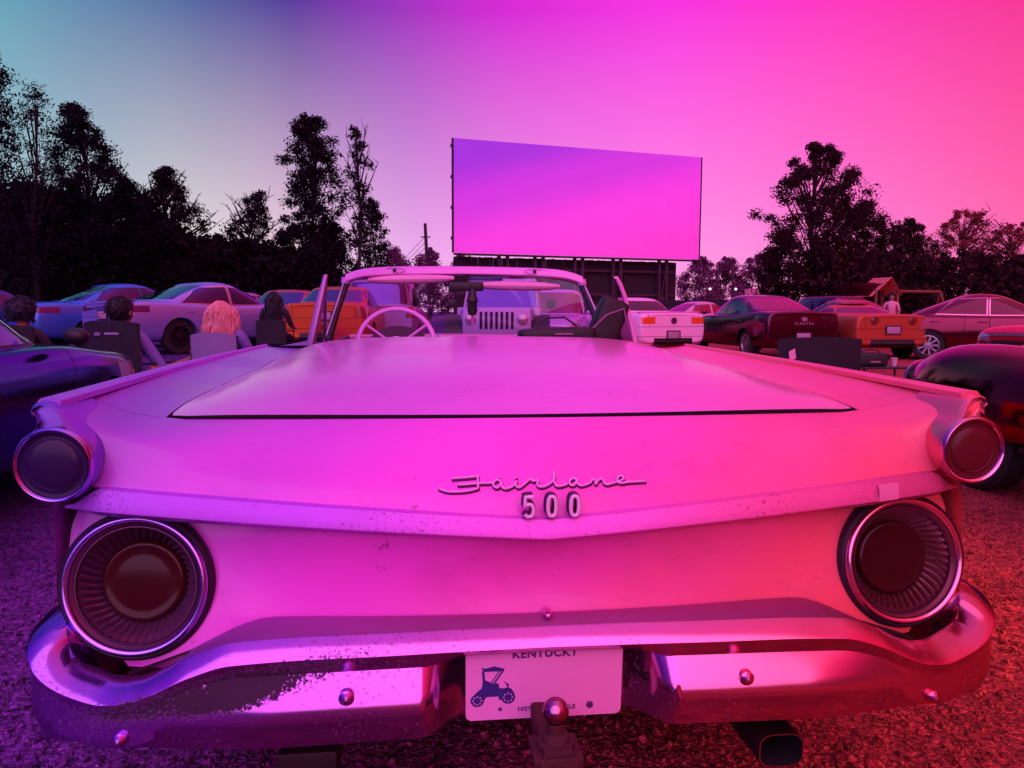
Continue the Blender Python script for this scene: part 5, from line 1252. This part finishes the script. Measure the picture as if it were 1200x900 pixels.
# ------------------------------------------------------------------ people and camping furniture
SKIN = pbr('skin', (.36, .13, .11), .55, var=.08); 
def blob_mesh(c, d, rot=None, seg=(20, 14), noise=0, seed=0):
    bm = bmesh.new(); bmesh.ops.create_uvsphere(bm, u_segments=seg[0], v_segments=seg[1], radius=1); r = random.Random(seed)
    for v in bm.verts:
        k = 1+noise*(r.random()-.5); p = Vector((v.co.x*d[0]*k, v.co.y*d[1]*k, v.co.z*d[2]*k))
        v.co = (Euler(rot).to_matrix() @ p if rot else p)+Vector(c)
    me = bpy.data.meshes.new('blob'); bm.to_mesh(me); bm.free(); return me
def person(label, loc, yaw, pose, shirt, trousers, hairfn, group=None, scale=1.0, z=None):
    """one continuous skinned body, facing +Y before yaw; pose gives joint positions"""
    t = thing('person', label, 'person', (loc[0], loc[1], ground_z(*loc) if z is None else z), R(yaw), group)
    V = []; E = []; RD = []
    def add(p, r, par=None):
        V.append(Vector(p)*scale); RD.append(r*scale); 
        if par is not None: E.append((par, len(V)-1))
        return len(V)-1
    P = pose
    pel = add(P['pelvis'], .145); ch0 = add(Vector(P['pelvis']).lerp(Vector(P['chest']), .5), .135, pel); ch = add(P['chest'], .155, ch0)
    sh = add(Vector(P['chest'])+Vector((0, -.005, .13)), .10, ch); nk = add(P['neck'], .055, sh); hd0 = add(Vector(P['head'])+Vector((0, .01, -.07)), .075, nk); hd = add(P['head'], .098, hd0); ht = add(Vector(P['head'])+Vector((0, -.01, .075)), .075, hd)
    hx = Vector(P['head']); fw = Vector(P.get('look', (0, 1, 0)))
    nose = add(hx+fw*.115+Vector((0, 0, -.01)), .014, hd)
    for sg in (-1, 1):
        k = 'R' if sg > 0 else 'L'
        s = add(P['sho'+k], .068, sh); el = add(P['elb'+k], .046, s); wr = add(P['wri'+k], .030, el)
        d = (Vector(P['wri'+k])-Vector(P['elb'+k])).normalized(); palm = add(Vector(P['wri'+k])+d*.05, .034, wr)
        side = d.cross(Vector((0, 0, 1))); side = side.normalized() if side.length > .1 else Vector((1, 0, 0))
        for q, (o, l) in enumerate(((-.030, .07), (-.010, .085), (.010, .08), (.028, .062))):
            b0 = add(Vector(P['wri'+k])+d*.085+side*o, .011, palm); add(Vector(P['wri'+k])+d*(.085+l*.8)+side*o*1.1+Vector((0, 0, -.02)), .008, b0)
        th = add(Vector(P['wri'+k])+d*.04+side*(-.045)*sg+Vector((0, 0, .01)), .012, palm); add(Vector(P['wri'+k])+d*.085+side*(-.055)*sg+Vector((0, 0, .015)), .009, th)
        h = add(P['hip'+k], .098, pel); kn = add(P['kne'+k], .064, h); an = add(P['ank'+k], .042, kn); add(Vector(P['ank'+k])+Vector((0, .15, -.04)), .036, an)
    me = bpy.data.meshes.new('body'); me.from_pydata(V, E, []); o = bpy.data.objects.new('tmp', me); COL.objects.link(o)
    md = o.modifiers.new('s', 'SKIN'); md.use_smooth_shade = True
    for i, r in enumerate(RD): me.skin_vertices[0].data[i].radius = (r, r)
    me.skin_vertices[0].data[0].use_root = True
    ss = o.modifiers.new('u', 'SUBSURF'); ss.levels = 2
    dg = bpy.context.evaluated_depsgraph_get(); dg.update(); bm_ = bpy.data.meshes.new_from_object(o.evaluated_get(dg)); bpy.data.objects.remove(o)
    bm_.materials.clear()
    for m in (SKIN, shirt, trousers, DARK): bm_.materials.append(m)
    nkz = P['neck'][2]*scale-.02; pz = Vector(P['pelvis'])*scale
    def seg_d(p, a, b):
        a, b = Vector(a)*scale, Vector(b)*scale; ab = b-a; tt = max(0, min(1, (p-a).dot(ab)/ab.length_squared)); return (p-(a+ab*tt)).length
    for f in bm_.polygons:
        c = f.center; best = (9, 0)
        cand = [(seg_d(c, P['pelvis'], P['chest'])-.14*scale, 1), (seg_d(c, P['chest'], P['neck'])-.10*scale, 1), (seg_d(c, P['neck'], P['head'])-.085*scale, 0)]
        for k in 'LR':
            cand += [(seg_d(c, P['sho'+k], Vector(P['sho'+k]).lerp(Vector(P['elb'+k]), P.get('sleeve', .7)))-.055*scale, 1), (seg_d(c, Vector(P['sho'+k]).lerp(Vector(P['elb'+k]), P.get('sleeve', .7)), P['wri'+k])-.036*scale, 0), (seg_d(c, Vector(P['wri'+k]), Vector(P['wri'+k])+(Vector(P['wri'+k])-Vector(P['elb'+k])).normalized()*.17)-.04*scale, 0), (seg_d(c, P['hip'+k], P['kne'+k])-.075*scale, 2), (seg_d(c, P['kne'+k], P['ank'+k])-.05*scale, 2), (seg_d(c, P['ank'+k], Vector(P['ank'+k])+Vector((0, .15, -.04)))-.035*scale, 3)]
        f.material_index = min(cand)[1]
        if c.z > nkz+.02 and f.material_index == 1 and abs(c.x-P['neck'][0]*scale) < .08: f.material_index = 0
    link('body', bm_, None, t)
    for sg in (-1, 1): link('ear', blob_mesh(Vector(P['head'])*scale+Vector((sg*.098*scale, -.005, -.005)), (.012, .022, .032)), SKIN, t)
    hairfn(t, Vector(P['head'])*scale, scale); return t
def short_hair(mat, puff=1.0):
    def f(t, h, s):
        me = blob_mesh(h+Vector((0, -.020, .030))*s, (.108*s*puff, .118*s*puff, .105*s*puff), None, (32, 22), .05+.06*(puff-1)*4, 3)
        bm = bmesh.new(); bm.from_mesh(me); bmesh.ops.delete(bm, geom=[v for v in bm.verts if v.co.z < h.z-.075*s or (v.co.y > h.y+.055*s and v.co.z < h.z+.05*s)], context='VERTS'); bm.to_mesh(me); bm.free()
        b = MB(); rs = random.Random(7); vs = [v.co.copy() for v in me.vertices]; b.add(vs, [list(f.vertices) for f in me.polygons])
        for k in range(360):
            v = rs.choice(vs); nrm = (v-h).normalized(); tn = Vector((rs.uniform(-1, 1), rs.uniform(-1, 1), rs.uniform(-1, .2)))*.6
            l = .022*s*(puff**1.6); m = v+(nrm+tn*.3)*l*.5; e = v+(nrm*.7+tn)*l+Vector((0, 0, -.3*l)); b.tube([v-nrm*.006, m, e], [.008*s, .006*s, .002*s], 4)
        bpy.data.meshes.remove(me); b.build('hair', mat, t)
    return f
def long_hair(mat, length=.34, wide=1.0, seed=1, nst=130):
    def f(t, h, s):
        b = MB(); rs = random.Random(seed)
        for k in range(nst):
            a = rs.uniform(-195, 15) if True else 0; a = R(a); e = rs.uniform(.15, 1)
            st = h+Vector((math.cos(a)*.04*rs.random(), -.02+math.sin(a)*.03, .105))*s
            rad = .112*wide*(.9+.25*rs.random()); pts = [st]; ph = rs.random()*6
            for q in range(1, 9):
                tt = q/8; rr = rad*min(1, (tt*2.6)**.6)*(1+.25*tt)
                zz = .10-(.10+length*(.55+.45*e))*tt**1.15
                pts.append(h+Vector((math.cos(a)*rr+.012*math.sin(tt*11+ph), math.sin(a)*rr-.012+.010*math.cos(tt*9+ph), zz))*s)
            b.tube(pts, [.010*s]+[.013*s]*6+[.010*s, .004*s], 5)
        b.build('hair', mat, t)
    return f
def seated(h=.44, lean=-.10, armsR=None, armsL=None, look=(0, 1, 0)):
    P = dict(pelvis=(0, 0, h+.10), chest=(0, lean*.8, h+.42), neck=(0, lean*1.0, h+.63), head=(0, lean*.95+.01, h+.76), look=look)
    for sg, k in ((-1, 'L'), (1, 'R')):
        P['sho'+k] = (sg*.185, lean*.85, h+.535); P['elb'+k] = (sg*.27, .06, h+.27); P['wri'+k] = (sg*.24, .28, h+.24)
        P['hip'+k] = (sg*.10, .05, h+.08); P['kne'+k] = (sg*.14, .45, h+.06); P['ank'+k] = (sg*.13, .50, .08)
    if armsR: P['elbR'], P['wriR'] = armsR
    if armsL: P['elbL'], P['wriL'] = armsL
    return P
def standing(h=1.0):
    P = dict(pelvis=(0, 0, .93), chest=(0, .0, 1.24), neck=(0, .0, 1.47), head=(0, .02, 1.60))
    for sg, k in ((-1, 'L'), (1, 'R')):
        P['sho'+k] = (sg*.19, 0, 1.37); P['elb'+k] = (sg*.25, -.02, 1.10); P['wri'+k] = (sg*.20, .16, .98); P['hip'+k] = (sg*.10, 0, .88); P['kne'+k] = (sg*.11, .02, .48); P['ank'+k] = (sg*.11, -.02, .08)
    return P
def camp_chair(label, loc, yaw, fab, seat_h=.42, top=.92, w=.56, frame=DARK, cat='chair', side=None, logo=None, group='folding camp chairs', z=None):
    t = thing('camp_chair', label, cat, (loc[0], loc[1], ground_z(*loc) if z is None else z), R(yaw), group)
    hw = w/2; b = MB()
    for sg in (-1, 1):
        b.tube([(sg*hw, -.26, .02), (sg*hw, -.24, top)], .011, 6); b.tube([(sg*hw, .26, .02), (sg*hw, .24, seat_h+.2)], .011, 6)
        b.tube([(sg*hw, -.26, .03), (sg*hw, .24, seat_h)], .010, 6); b.tube([(sg*hw, .26, .03), (sg*hw, -.24, seat_h)], .010, 6)
    b.tube([(-hw, -.26, .03), (hw, -.24, seat_h)], .010, 6); b.tube([(hw, -.26, .03), (-hw, -.24, seat_h)], .010, 6); b.tube([(-hw, .26, .03), (hw, .24, seat_h)], .010, 6); b.tube([(hw, .26, .03), (-hw, .24, seat_h)], .010, 6)
    b.build('frame', frame, t)
    MB().grid([[Vector((sx*hw*.98, y, seat_h-.06*(1-sx*sx)*(1-(y/.26)**2))) for sx in [k/6-1 for k in range(13)]] for y in [-.24+.06*k for k in range(9)]]).build('seat', fab, t)
    th = .014
    rows = [[Vector((sx*hw*1.0, -.235-.05*(1-sx*sx)-.05*(zz-seat_h)+o, zz+(.028*(1-abs(sx)**3) if last else 0))) for sx in [k/8-1 for k in range(17)]] for zz, o, last in [(seat_h-.02+ (top-seat_h+.02)*k/8, 0, k == 8) for k in range(9)]+[(top, th, True)]+[(seat_h, th, False)]]
    MB().grid(rows).build('backrest', fab, t)
    for sg in (-1, 1): MB().box((sg*hw, .0, seat_h+.205), (.07, .50, .018), bev=.006).build('armrest', fab, t)
    if logo:
        b = MB(); b.box((-.10, -.318, top-.10), (.07, .004, .02)); b.add([(-.135, -.320, top-.115), (-.075, -.320, top-.115), (-.105, -.320, top-.075)], [(0, 1, 2)]); b.box((.06, -.318, top-.095), (.16, .004, .022)); b.build('back_print', logo, t, smooth=False)
    if side: 
        MB().box((hw+.03, -.02, seat_h+.02), (.05, .24, .32), bev=.01).build('side_pocket', side, t)
    return t
BLKF = pbr('black chair fabric', (.012, .008, .018), .8, bump=.2); LILF = pbr('lilac canvas', (.24, .17, .38), .8, bump=.2)
HBLK = pbr('black hair', (.006, .004, .010), .6, bump=.6, bscale=90); HBL = pbr('dark blue black hair', (.006, .006, .028), .6, bump=.6, bscale=90); HBLD = pbr('blonde hair', (.62, .24, .26), .55, var=.4, vscale=14)
SHL = pbr('lilac shirt', (.20, .14, .55), .7); SHD = pbr('dark shirt', (.02, .012, .03), .8); JEAN = pbr('dark jeans', (.02, .02, .06), .8); SHP = pbr('pale pink shirt', (.68, .25, .36), .75, var=.3, vscale=9)
def above(u, v, d): return 1.175+(365-v)*d/908.3
# man in the black camp chair, right arm reaching to a tub of food on his knee
p = polar(145, 7.6); p = (p[0]+.07, p[1])
camp_chair('black camp chair with a pale print on its back and an orange side pocket', p, -14, BLKF, .46, 1.05, .60, side=pbr('orange pocket', (.45, .14, .06), .7), logo=pbr('chair print', (.28, .20, .45), .7), z=0)
person('man with short black hair sitting in the black camp chair, seen from behind', p, -14, seated(.33, -.12, ((.34, .02, .56), (.40, .30, .64))), SHL, JEAN, short_hair(HBLK), scale=1.06, z=.0)
q = Vector((*p, 0))+Matrix.Rotation(R(-14), 3, 'Z') @ Vector((.46, .42, .72))
t = thing('food_tub', 'round orange tub of popcorn held in the right hand of the man', 'tub', tuple(q), 0)
MB().lathe([(.0001, -.045), (.065, -.045), (.095, .04), (.100, .045), (.09, .04), (.06, -.03), (.0001, -.035)], 24, Matrix.Rotation(R(90), 4, 'X')).build('tub', pbr('orange paper', (.55, .13, .05), .6), t)
b = MB(); rs = random.Random(4)
for k in range(60):
    a = rs.random()*6.3; r_ = .075*rs.random()**.5; c = Vector((r_*math.cos(a), r_*math.sin(a), .03+.035*(1-(r_/.08)**2)+.01*rs.random())); m = blob_mesh(c, (.013,)*3, None, (6, 4), .5, k); b.add([v.co for v in m.vertices], [list(f.vertices) for f in m.polygons]); bpy.data.meshes.remove(m)
b.build('popcorn', pbr('popcorn', (.7, .4, .5), .8), t)
# blonde child
p = polar(260, 7.85); p = (p[0]+.04, p[1])
camp_chair('pale lilac camp chair with a low straight back', p, -6, LILF, .40, .93, .47, z=0)
person('person with long wavy blonde hair sitting in the pale lilac camp chair', p, -6, seated(.40, -.08), SHL, JEAN, long_hair(HBLD, .30, 1.12, 5), scale=1.0, z=0)
# person with puffy hair behind the near blue car
p = polar(34, 8.8)
camp_chair('dark camp chair behind the windscreen of the near dark blue car', p, -10, BLKF, .46, .98, .56)
person('person with puffy dark hair sitting behind the near dark blue car', p, -10, seated(.31, -.08), SHD, JEAN, short_hair(HBL, 1.32), scale=1.06)
# dark haired person by the orange sedan
p = polar(323, 13.6)
camp_chair('low dark camp chair beside the orange sedan', p, 0, BLKF, .42, .80, .50)
person('person with long black hair sitting by the left side of the orange sedan', p, 0, seated(.44, -.05), SHD, JEAN, long_hair(HBLK, .42, 1.0, 9, 90))
p = polar(291, 20.5)
camp_chair('small dark camp chair in front of the pale lilac sedan', p, 0, BLKF, .42, .80, .50)
person('small dark seated person in front of the pale lilac sedan', p, 0, seated(.42, -.05), SHD, JEAN, short_hair(HBLK))
# standing person beyond the orange coupe
p = polar(1042, 26)
person('person in a pale pink shirt standing by the wooden play house', p, 160, standing(), SHP, JEAN, short_hair(HBLK), scale=.98)
# wide double chair and side table on the right
p = polar(950, 9.3)
t = camp_chair('wide double camp chair in black with a blue panel low on its back', p, 3, BLKF, .40, .86, .98)
MB().box((.06, -.262, .40), (.66, .012, .14), bev=.004).build('blue_panel', pbr('blue panel', (.02, .02, .22), .7), t)
MB().grid([[Vector((-.40, -.315, .72)), Vector((-.33, -.318, .76))], [Vector((-.385, -.312, .60)), Vector((-.31, -.315, .645))]]).build('paper_tag', pbr('pink paper', (.8, .35, .55), .6), t)
p = polar(1032, 9.6)
t = thing('folding_table', 'small dark folding table right of the wide camp chair', 'table', (*p, ground_z(*p)))
MB().box((0, 0, .50), (.62, .42, .022), bev=.006).build('tabletop', DARK, t)
for sx in (-.27, .27):
    for sy in (-.17, .17): MB().tube([(sx, sy, 0), (sx, sy, .49)], .012, 6).build('leg', DARK, t)
zt = ground_z(*p)+.511
t = thing('cooler_bag', 'black soft cooler bag on the small folding table', 'bag', (p[0]-.13, p[1], zt))
link('bag_body', evaluated(MB().box((0, 0, .085), (.36, .22, .17)).mesh(), [('BEVEL', dict(width=.03, segments=3))]), CL, t); MB().tube([(-.12, -.0, .165), (-.08, 0, .20), (.08, 0, .20), (.12, 0, .165)], .008, 6).build('handle', CL, t); MB().box((.02, -.113, .06), (.12, .004, .02)).build('label_tab', pbr('cooler tag', (.4, .15, .22), .6), t)
t = thing('paper_cup', 'white paper cup beside the black cooler bag on the table', 'cup', (p[0]+.16, p[1]-.02, zt))
MB().lathe([(.0001, 0), (.032, 0), (.044, .10), (.046, .105), (.041, .10), (.0001, .098)], 20, Matrix.Rotation(R(90), 4, 'X')).build('cup', pbr('cup paper', (.75, .40, .50), .6), t)
p = polar(1133, 12.4)
t = thing('plastic_crate', 'small dark storage box with a pale triangular mark behind the vintage car', 'box', (*p, ground_z(*p)))
MB().box((0, 0, .17), (.32, .32, .34), bev=.015).build('box', DARK, t); MB().box((0, 0, .35), (.35, .35, .03), bev=.01).build('lid', DARK, t)
MB().add([(.04, -.163, .06), (.13, -.163, .06), (.085, -.163, .24)], [(0, 1, 2)]).build('triangle_mark', pbr('pale mark', (.75, .35, .35), .6), t, smooth=False)
# ------------------------------------------------------------------ sky, light, camera
w = bpy.data.worlds.new('World'); scene.world = w; w.use_nodes = True
nt = w.node_tree; nt.nodes.clear(); L = nt.links.new
SUN_EL, SUN_AZ = R(28), R(188)
out = N(nt, 'ShaderNodeOutputWorld'); bg = N(nt, 'ShaderNodeBackground'); L(bg.outputs[0], out.inputs[0])
tc = N(nt, 'ShaderNodeTexCoord'); sx = N(nt, 'ShaderNodeSeparateXYZ'); L(tc.outputs['Generated'], sx.inputs[0])
def mth(op, a, b_=None, c=None, clamp=False):
    n = N(nt, 'ShaderNodeMath', operation=op); n.use_clamp = clamp
    for i, v in enumerate((a, b_, c)):
        if v is None: continue
        if isinstance(v, (int, float)): n.inputs[i].default_value = v
        else: L(v, n.inputs[i])
    return n.outputs[0]
X, Y, Z = sx.outputs[0], sx.outputs[1], sx.outputs[2]
hl = mth('SQRT', mth('ADD', mth('MULTIPLY', X, X), mth('MULTIPLY', Y, Y)))
az = mth('DIVIDE', X, mth('MAXIMUM', hl, .001))
cn = N(nt, 'ShaderNodeTexNoise', Scale=1.6, Detail=4.0, Roughness=.5); L(tc.outputs['Generated'], cn.inputs['Vector'])
az2 = mth('ADD', az, mth('MULTIPLY', mth('SUBTRACT', cn.outputs['Fac'], .5), .10))
pos = mth('MULTIPLY_ADD', az2, .5, .5)
def P_(a): return (a+1)/2
hor = ramp(nt, [(0, lin((70, 40, 150))), (P_(-.70), lin((110, 120, 180))), (P_(-.52), lin((196, 212, 216))), (P_(-.40), lin((238, 228, 224))), (P_(-.30), lin((250, 220, 228))), (P_(-.12), lin((243, 178, 236))), (P_(.05), lin((252, 165, 232))), (P_(.25), lin((255, 150, 220))), (P_(.42), lin((255, 132, 204))), (P_(.56), lin((255, 108, 174))), (P_(.75), lin((235, 60, 95))), (1, lin((150, 20, 50)))], 'LINEAR')
top = ramp(nt, [(0, lin((70, 40, 160))), (P_(-.72), lin((80, 90, 175))), (P_(-.56), lin((84, 160, 180))), (P_(-.47), lin((78, 124, 165))), (P_(-.36), lin((72, 92, 152))), (P_(-.26), lin((84, 58, 150))), (P_(-.14), lin((146, 52, 182))), (P_(.0), lin((206, 40, 206))), (P_(.2), lin((240, 50, 218))), (P_(.38), lin((246, 50, 186))), (P_(.54), lin((236, 42, 142))), (P_(.75), lin((190, 25, 70))), (1, lin((130, 12, 40)))], 'LINEAR')
L(pos, hor.inputs[0]); L(pos, top.inputs[0])
el = mth('MULTIPLY_ADD', mth('MAXIMUM', Z, 0), 1/.31, -.12, clamp=True); el = mth('POWER', el, .80)
mx = N(nt, 'ShaderNodeMix', data_type='RGBA'); L(el, mx.inputs[0]); L(hor.outputs[0], mx.inputs[6]); L(top.outputs[0], mx.inputs[7])
# the sky behind the camera: violet to rose
back = ramp(nt, [(0, lin((84, 40, 180))), (.25, lin((170, 50, 210))), (.5, lin((236, 62, 215))), (.75, lin((245, 52, 140))), (1, lin((215, 30, 70)))], 'LINEAR'); L(mth('MULTIPLY_ADD', X, .5, .5), back.inputs[0])
bk = N(nt, 'ShaderNodeMix', data_type='RGBA'); L(mth('MULTIPLY_ADD', Y, -2.2, .55, clamp=True), bk.inputs[0]); L(mx.outputs[2], bk.inputs[6])
bs = N(nt, 'ShaderNodeVectorMath', operation='SCALE'); L(back.outputs[0], bs.inputs[0]); L(mth('MULTIPLY_ADD', mth('SMOOTH_MIN', mth('MAXIMUM', Z, 0), .38, .1), 2.5, .34), bs.inputs['Scale']); L(bs.outputs[0], bk.inputs[7])
zr_ = ramp(nt, [(0, lin((150, 100, 235))), (.35, lin((205, 120, 238))), (.6, lin((245, 130, 225))), (1, lin((255, 120, 160)))], 'LINEAR'); L(mth('MULTIPLY_ADD', X, .8, .5), zr_.inputs[0])
# paler overhead
zen = N(nt, 'ShaderNodeMix', data_type='RGBA'); zf_ = mth('MULTIPLY_ADD', Z, 1.6, -.72, clamp=True); L(zf_, zen.inputs[0]); L(bk.outputs[2], zen.inputs[6]); L(zr_.outputs[0], zen.inputs[7])
sky = N(nt, 'ShaderNodeTexSky'); sky.sky_type = 'NISHITA'; sky.sun_disc = False; sky.sun_elevation = SUN_EL; sky.sun_rotation = SUN_AZ
sc = N(nt, 'ShaderNodeMix', data_type='RGBA', blend_type='ADD'); sc.inputs[0].default_value = .0008; L(zen.outputs[2], sc.inputs[6]); L(sky.outputs[0], sc.inputs[7])
L(sc.outputs[2], bg.inputs[0]); bg.inputs[1].default_value = 1.08
sun = bpy.data.lights.new('dusk_light', 'SUN'); sun.energy = 1.6; sun.angle = R(80); sun.color = (1, .52, .90)
so = bpy.data.objects.new('dusk_light', sun); COL.objects.link(so)
d = Vector((math.sin(SUN_AZ)*math.cos(SUN_EL), math.cos(SUN_AZ)*math.cos(SUN_EL), math.sin(SUN_EL)))
so.rotation_euler = (-d).to_track_quat('-Z', 'Y').to_euler(); so.location = (0, -5, 12)

cam = bpy.data.cameras.new('camera'); co = bpy.data.objects.new('camera', cam); COL.objects.link(co); scene.camera = co
cam.sensor_width = 36; cam.lens = 908.34/1200*36; cam.clip_end = 3000; cam.clip_start = .05
co.matrix_world = Matrix.Translation((0, 0, 1.175)) @ Matrix.Rotation(R(90-5.34), 4, 'X') @ Matrix.Rotation(R(.216), 4, 'Z')
scene.view_settings.view_transform = 'Standard'; scene.view_settings.look = 'None'; scene.view_settings.exposure = 0
scene.cycles.use_denoising = True; scene.cycles.max_bounces = 5; scene.cycles.use_adaptive_sampling = True; scene.cycles.adaptive_threshold = .03; scene.cycles.transparent_max_bounces = 16
scene.cycles.sample_clamp_indirect = 4; scene.cycles.caustics_reflective = False; scene.cycles.caustics_refractive = False
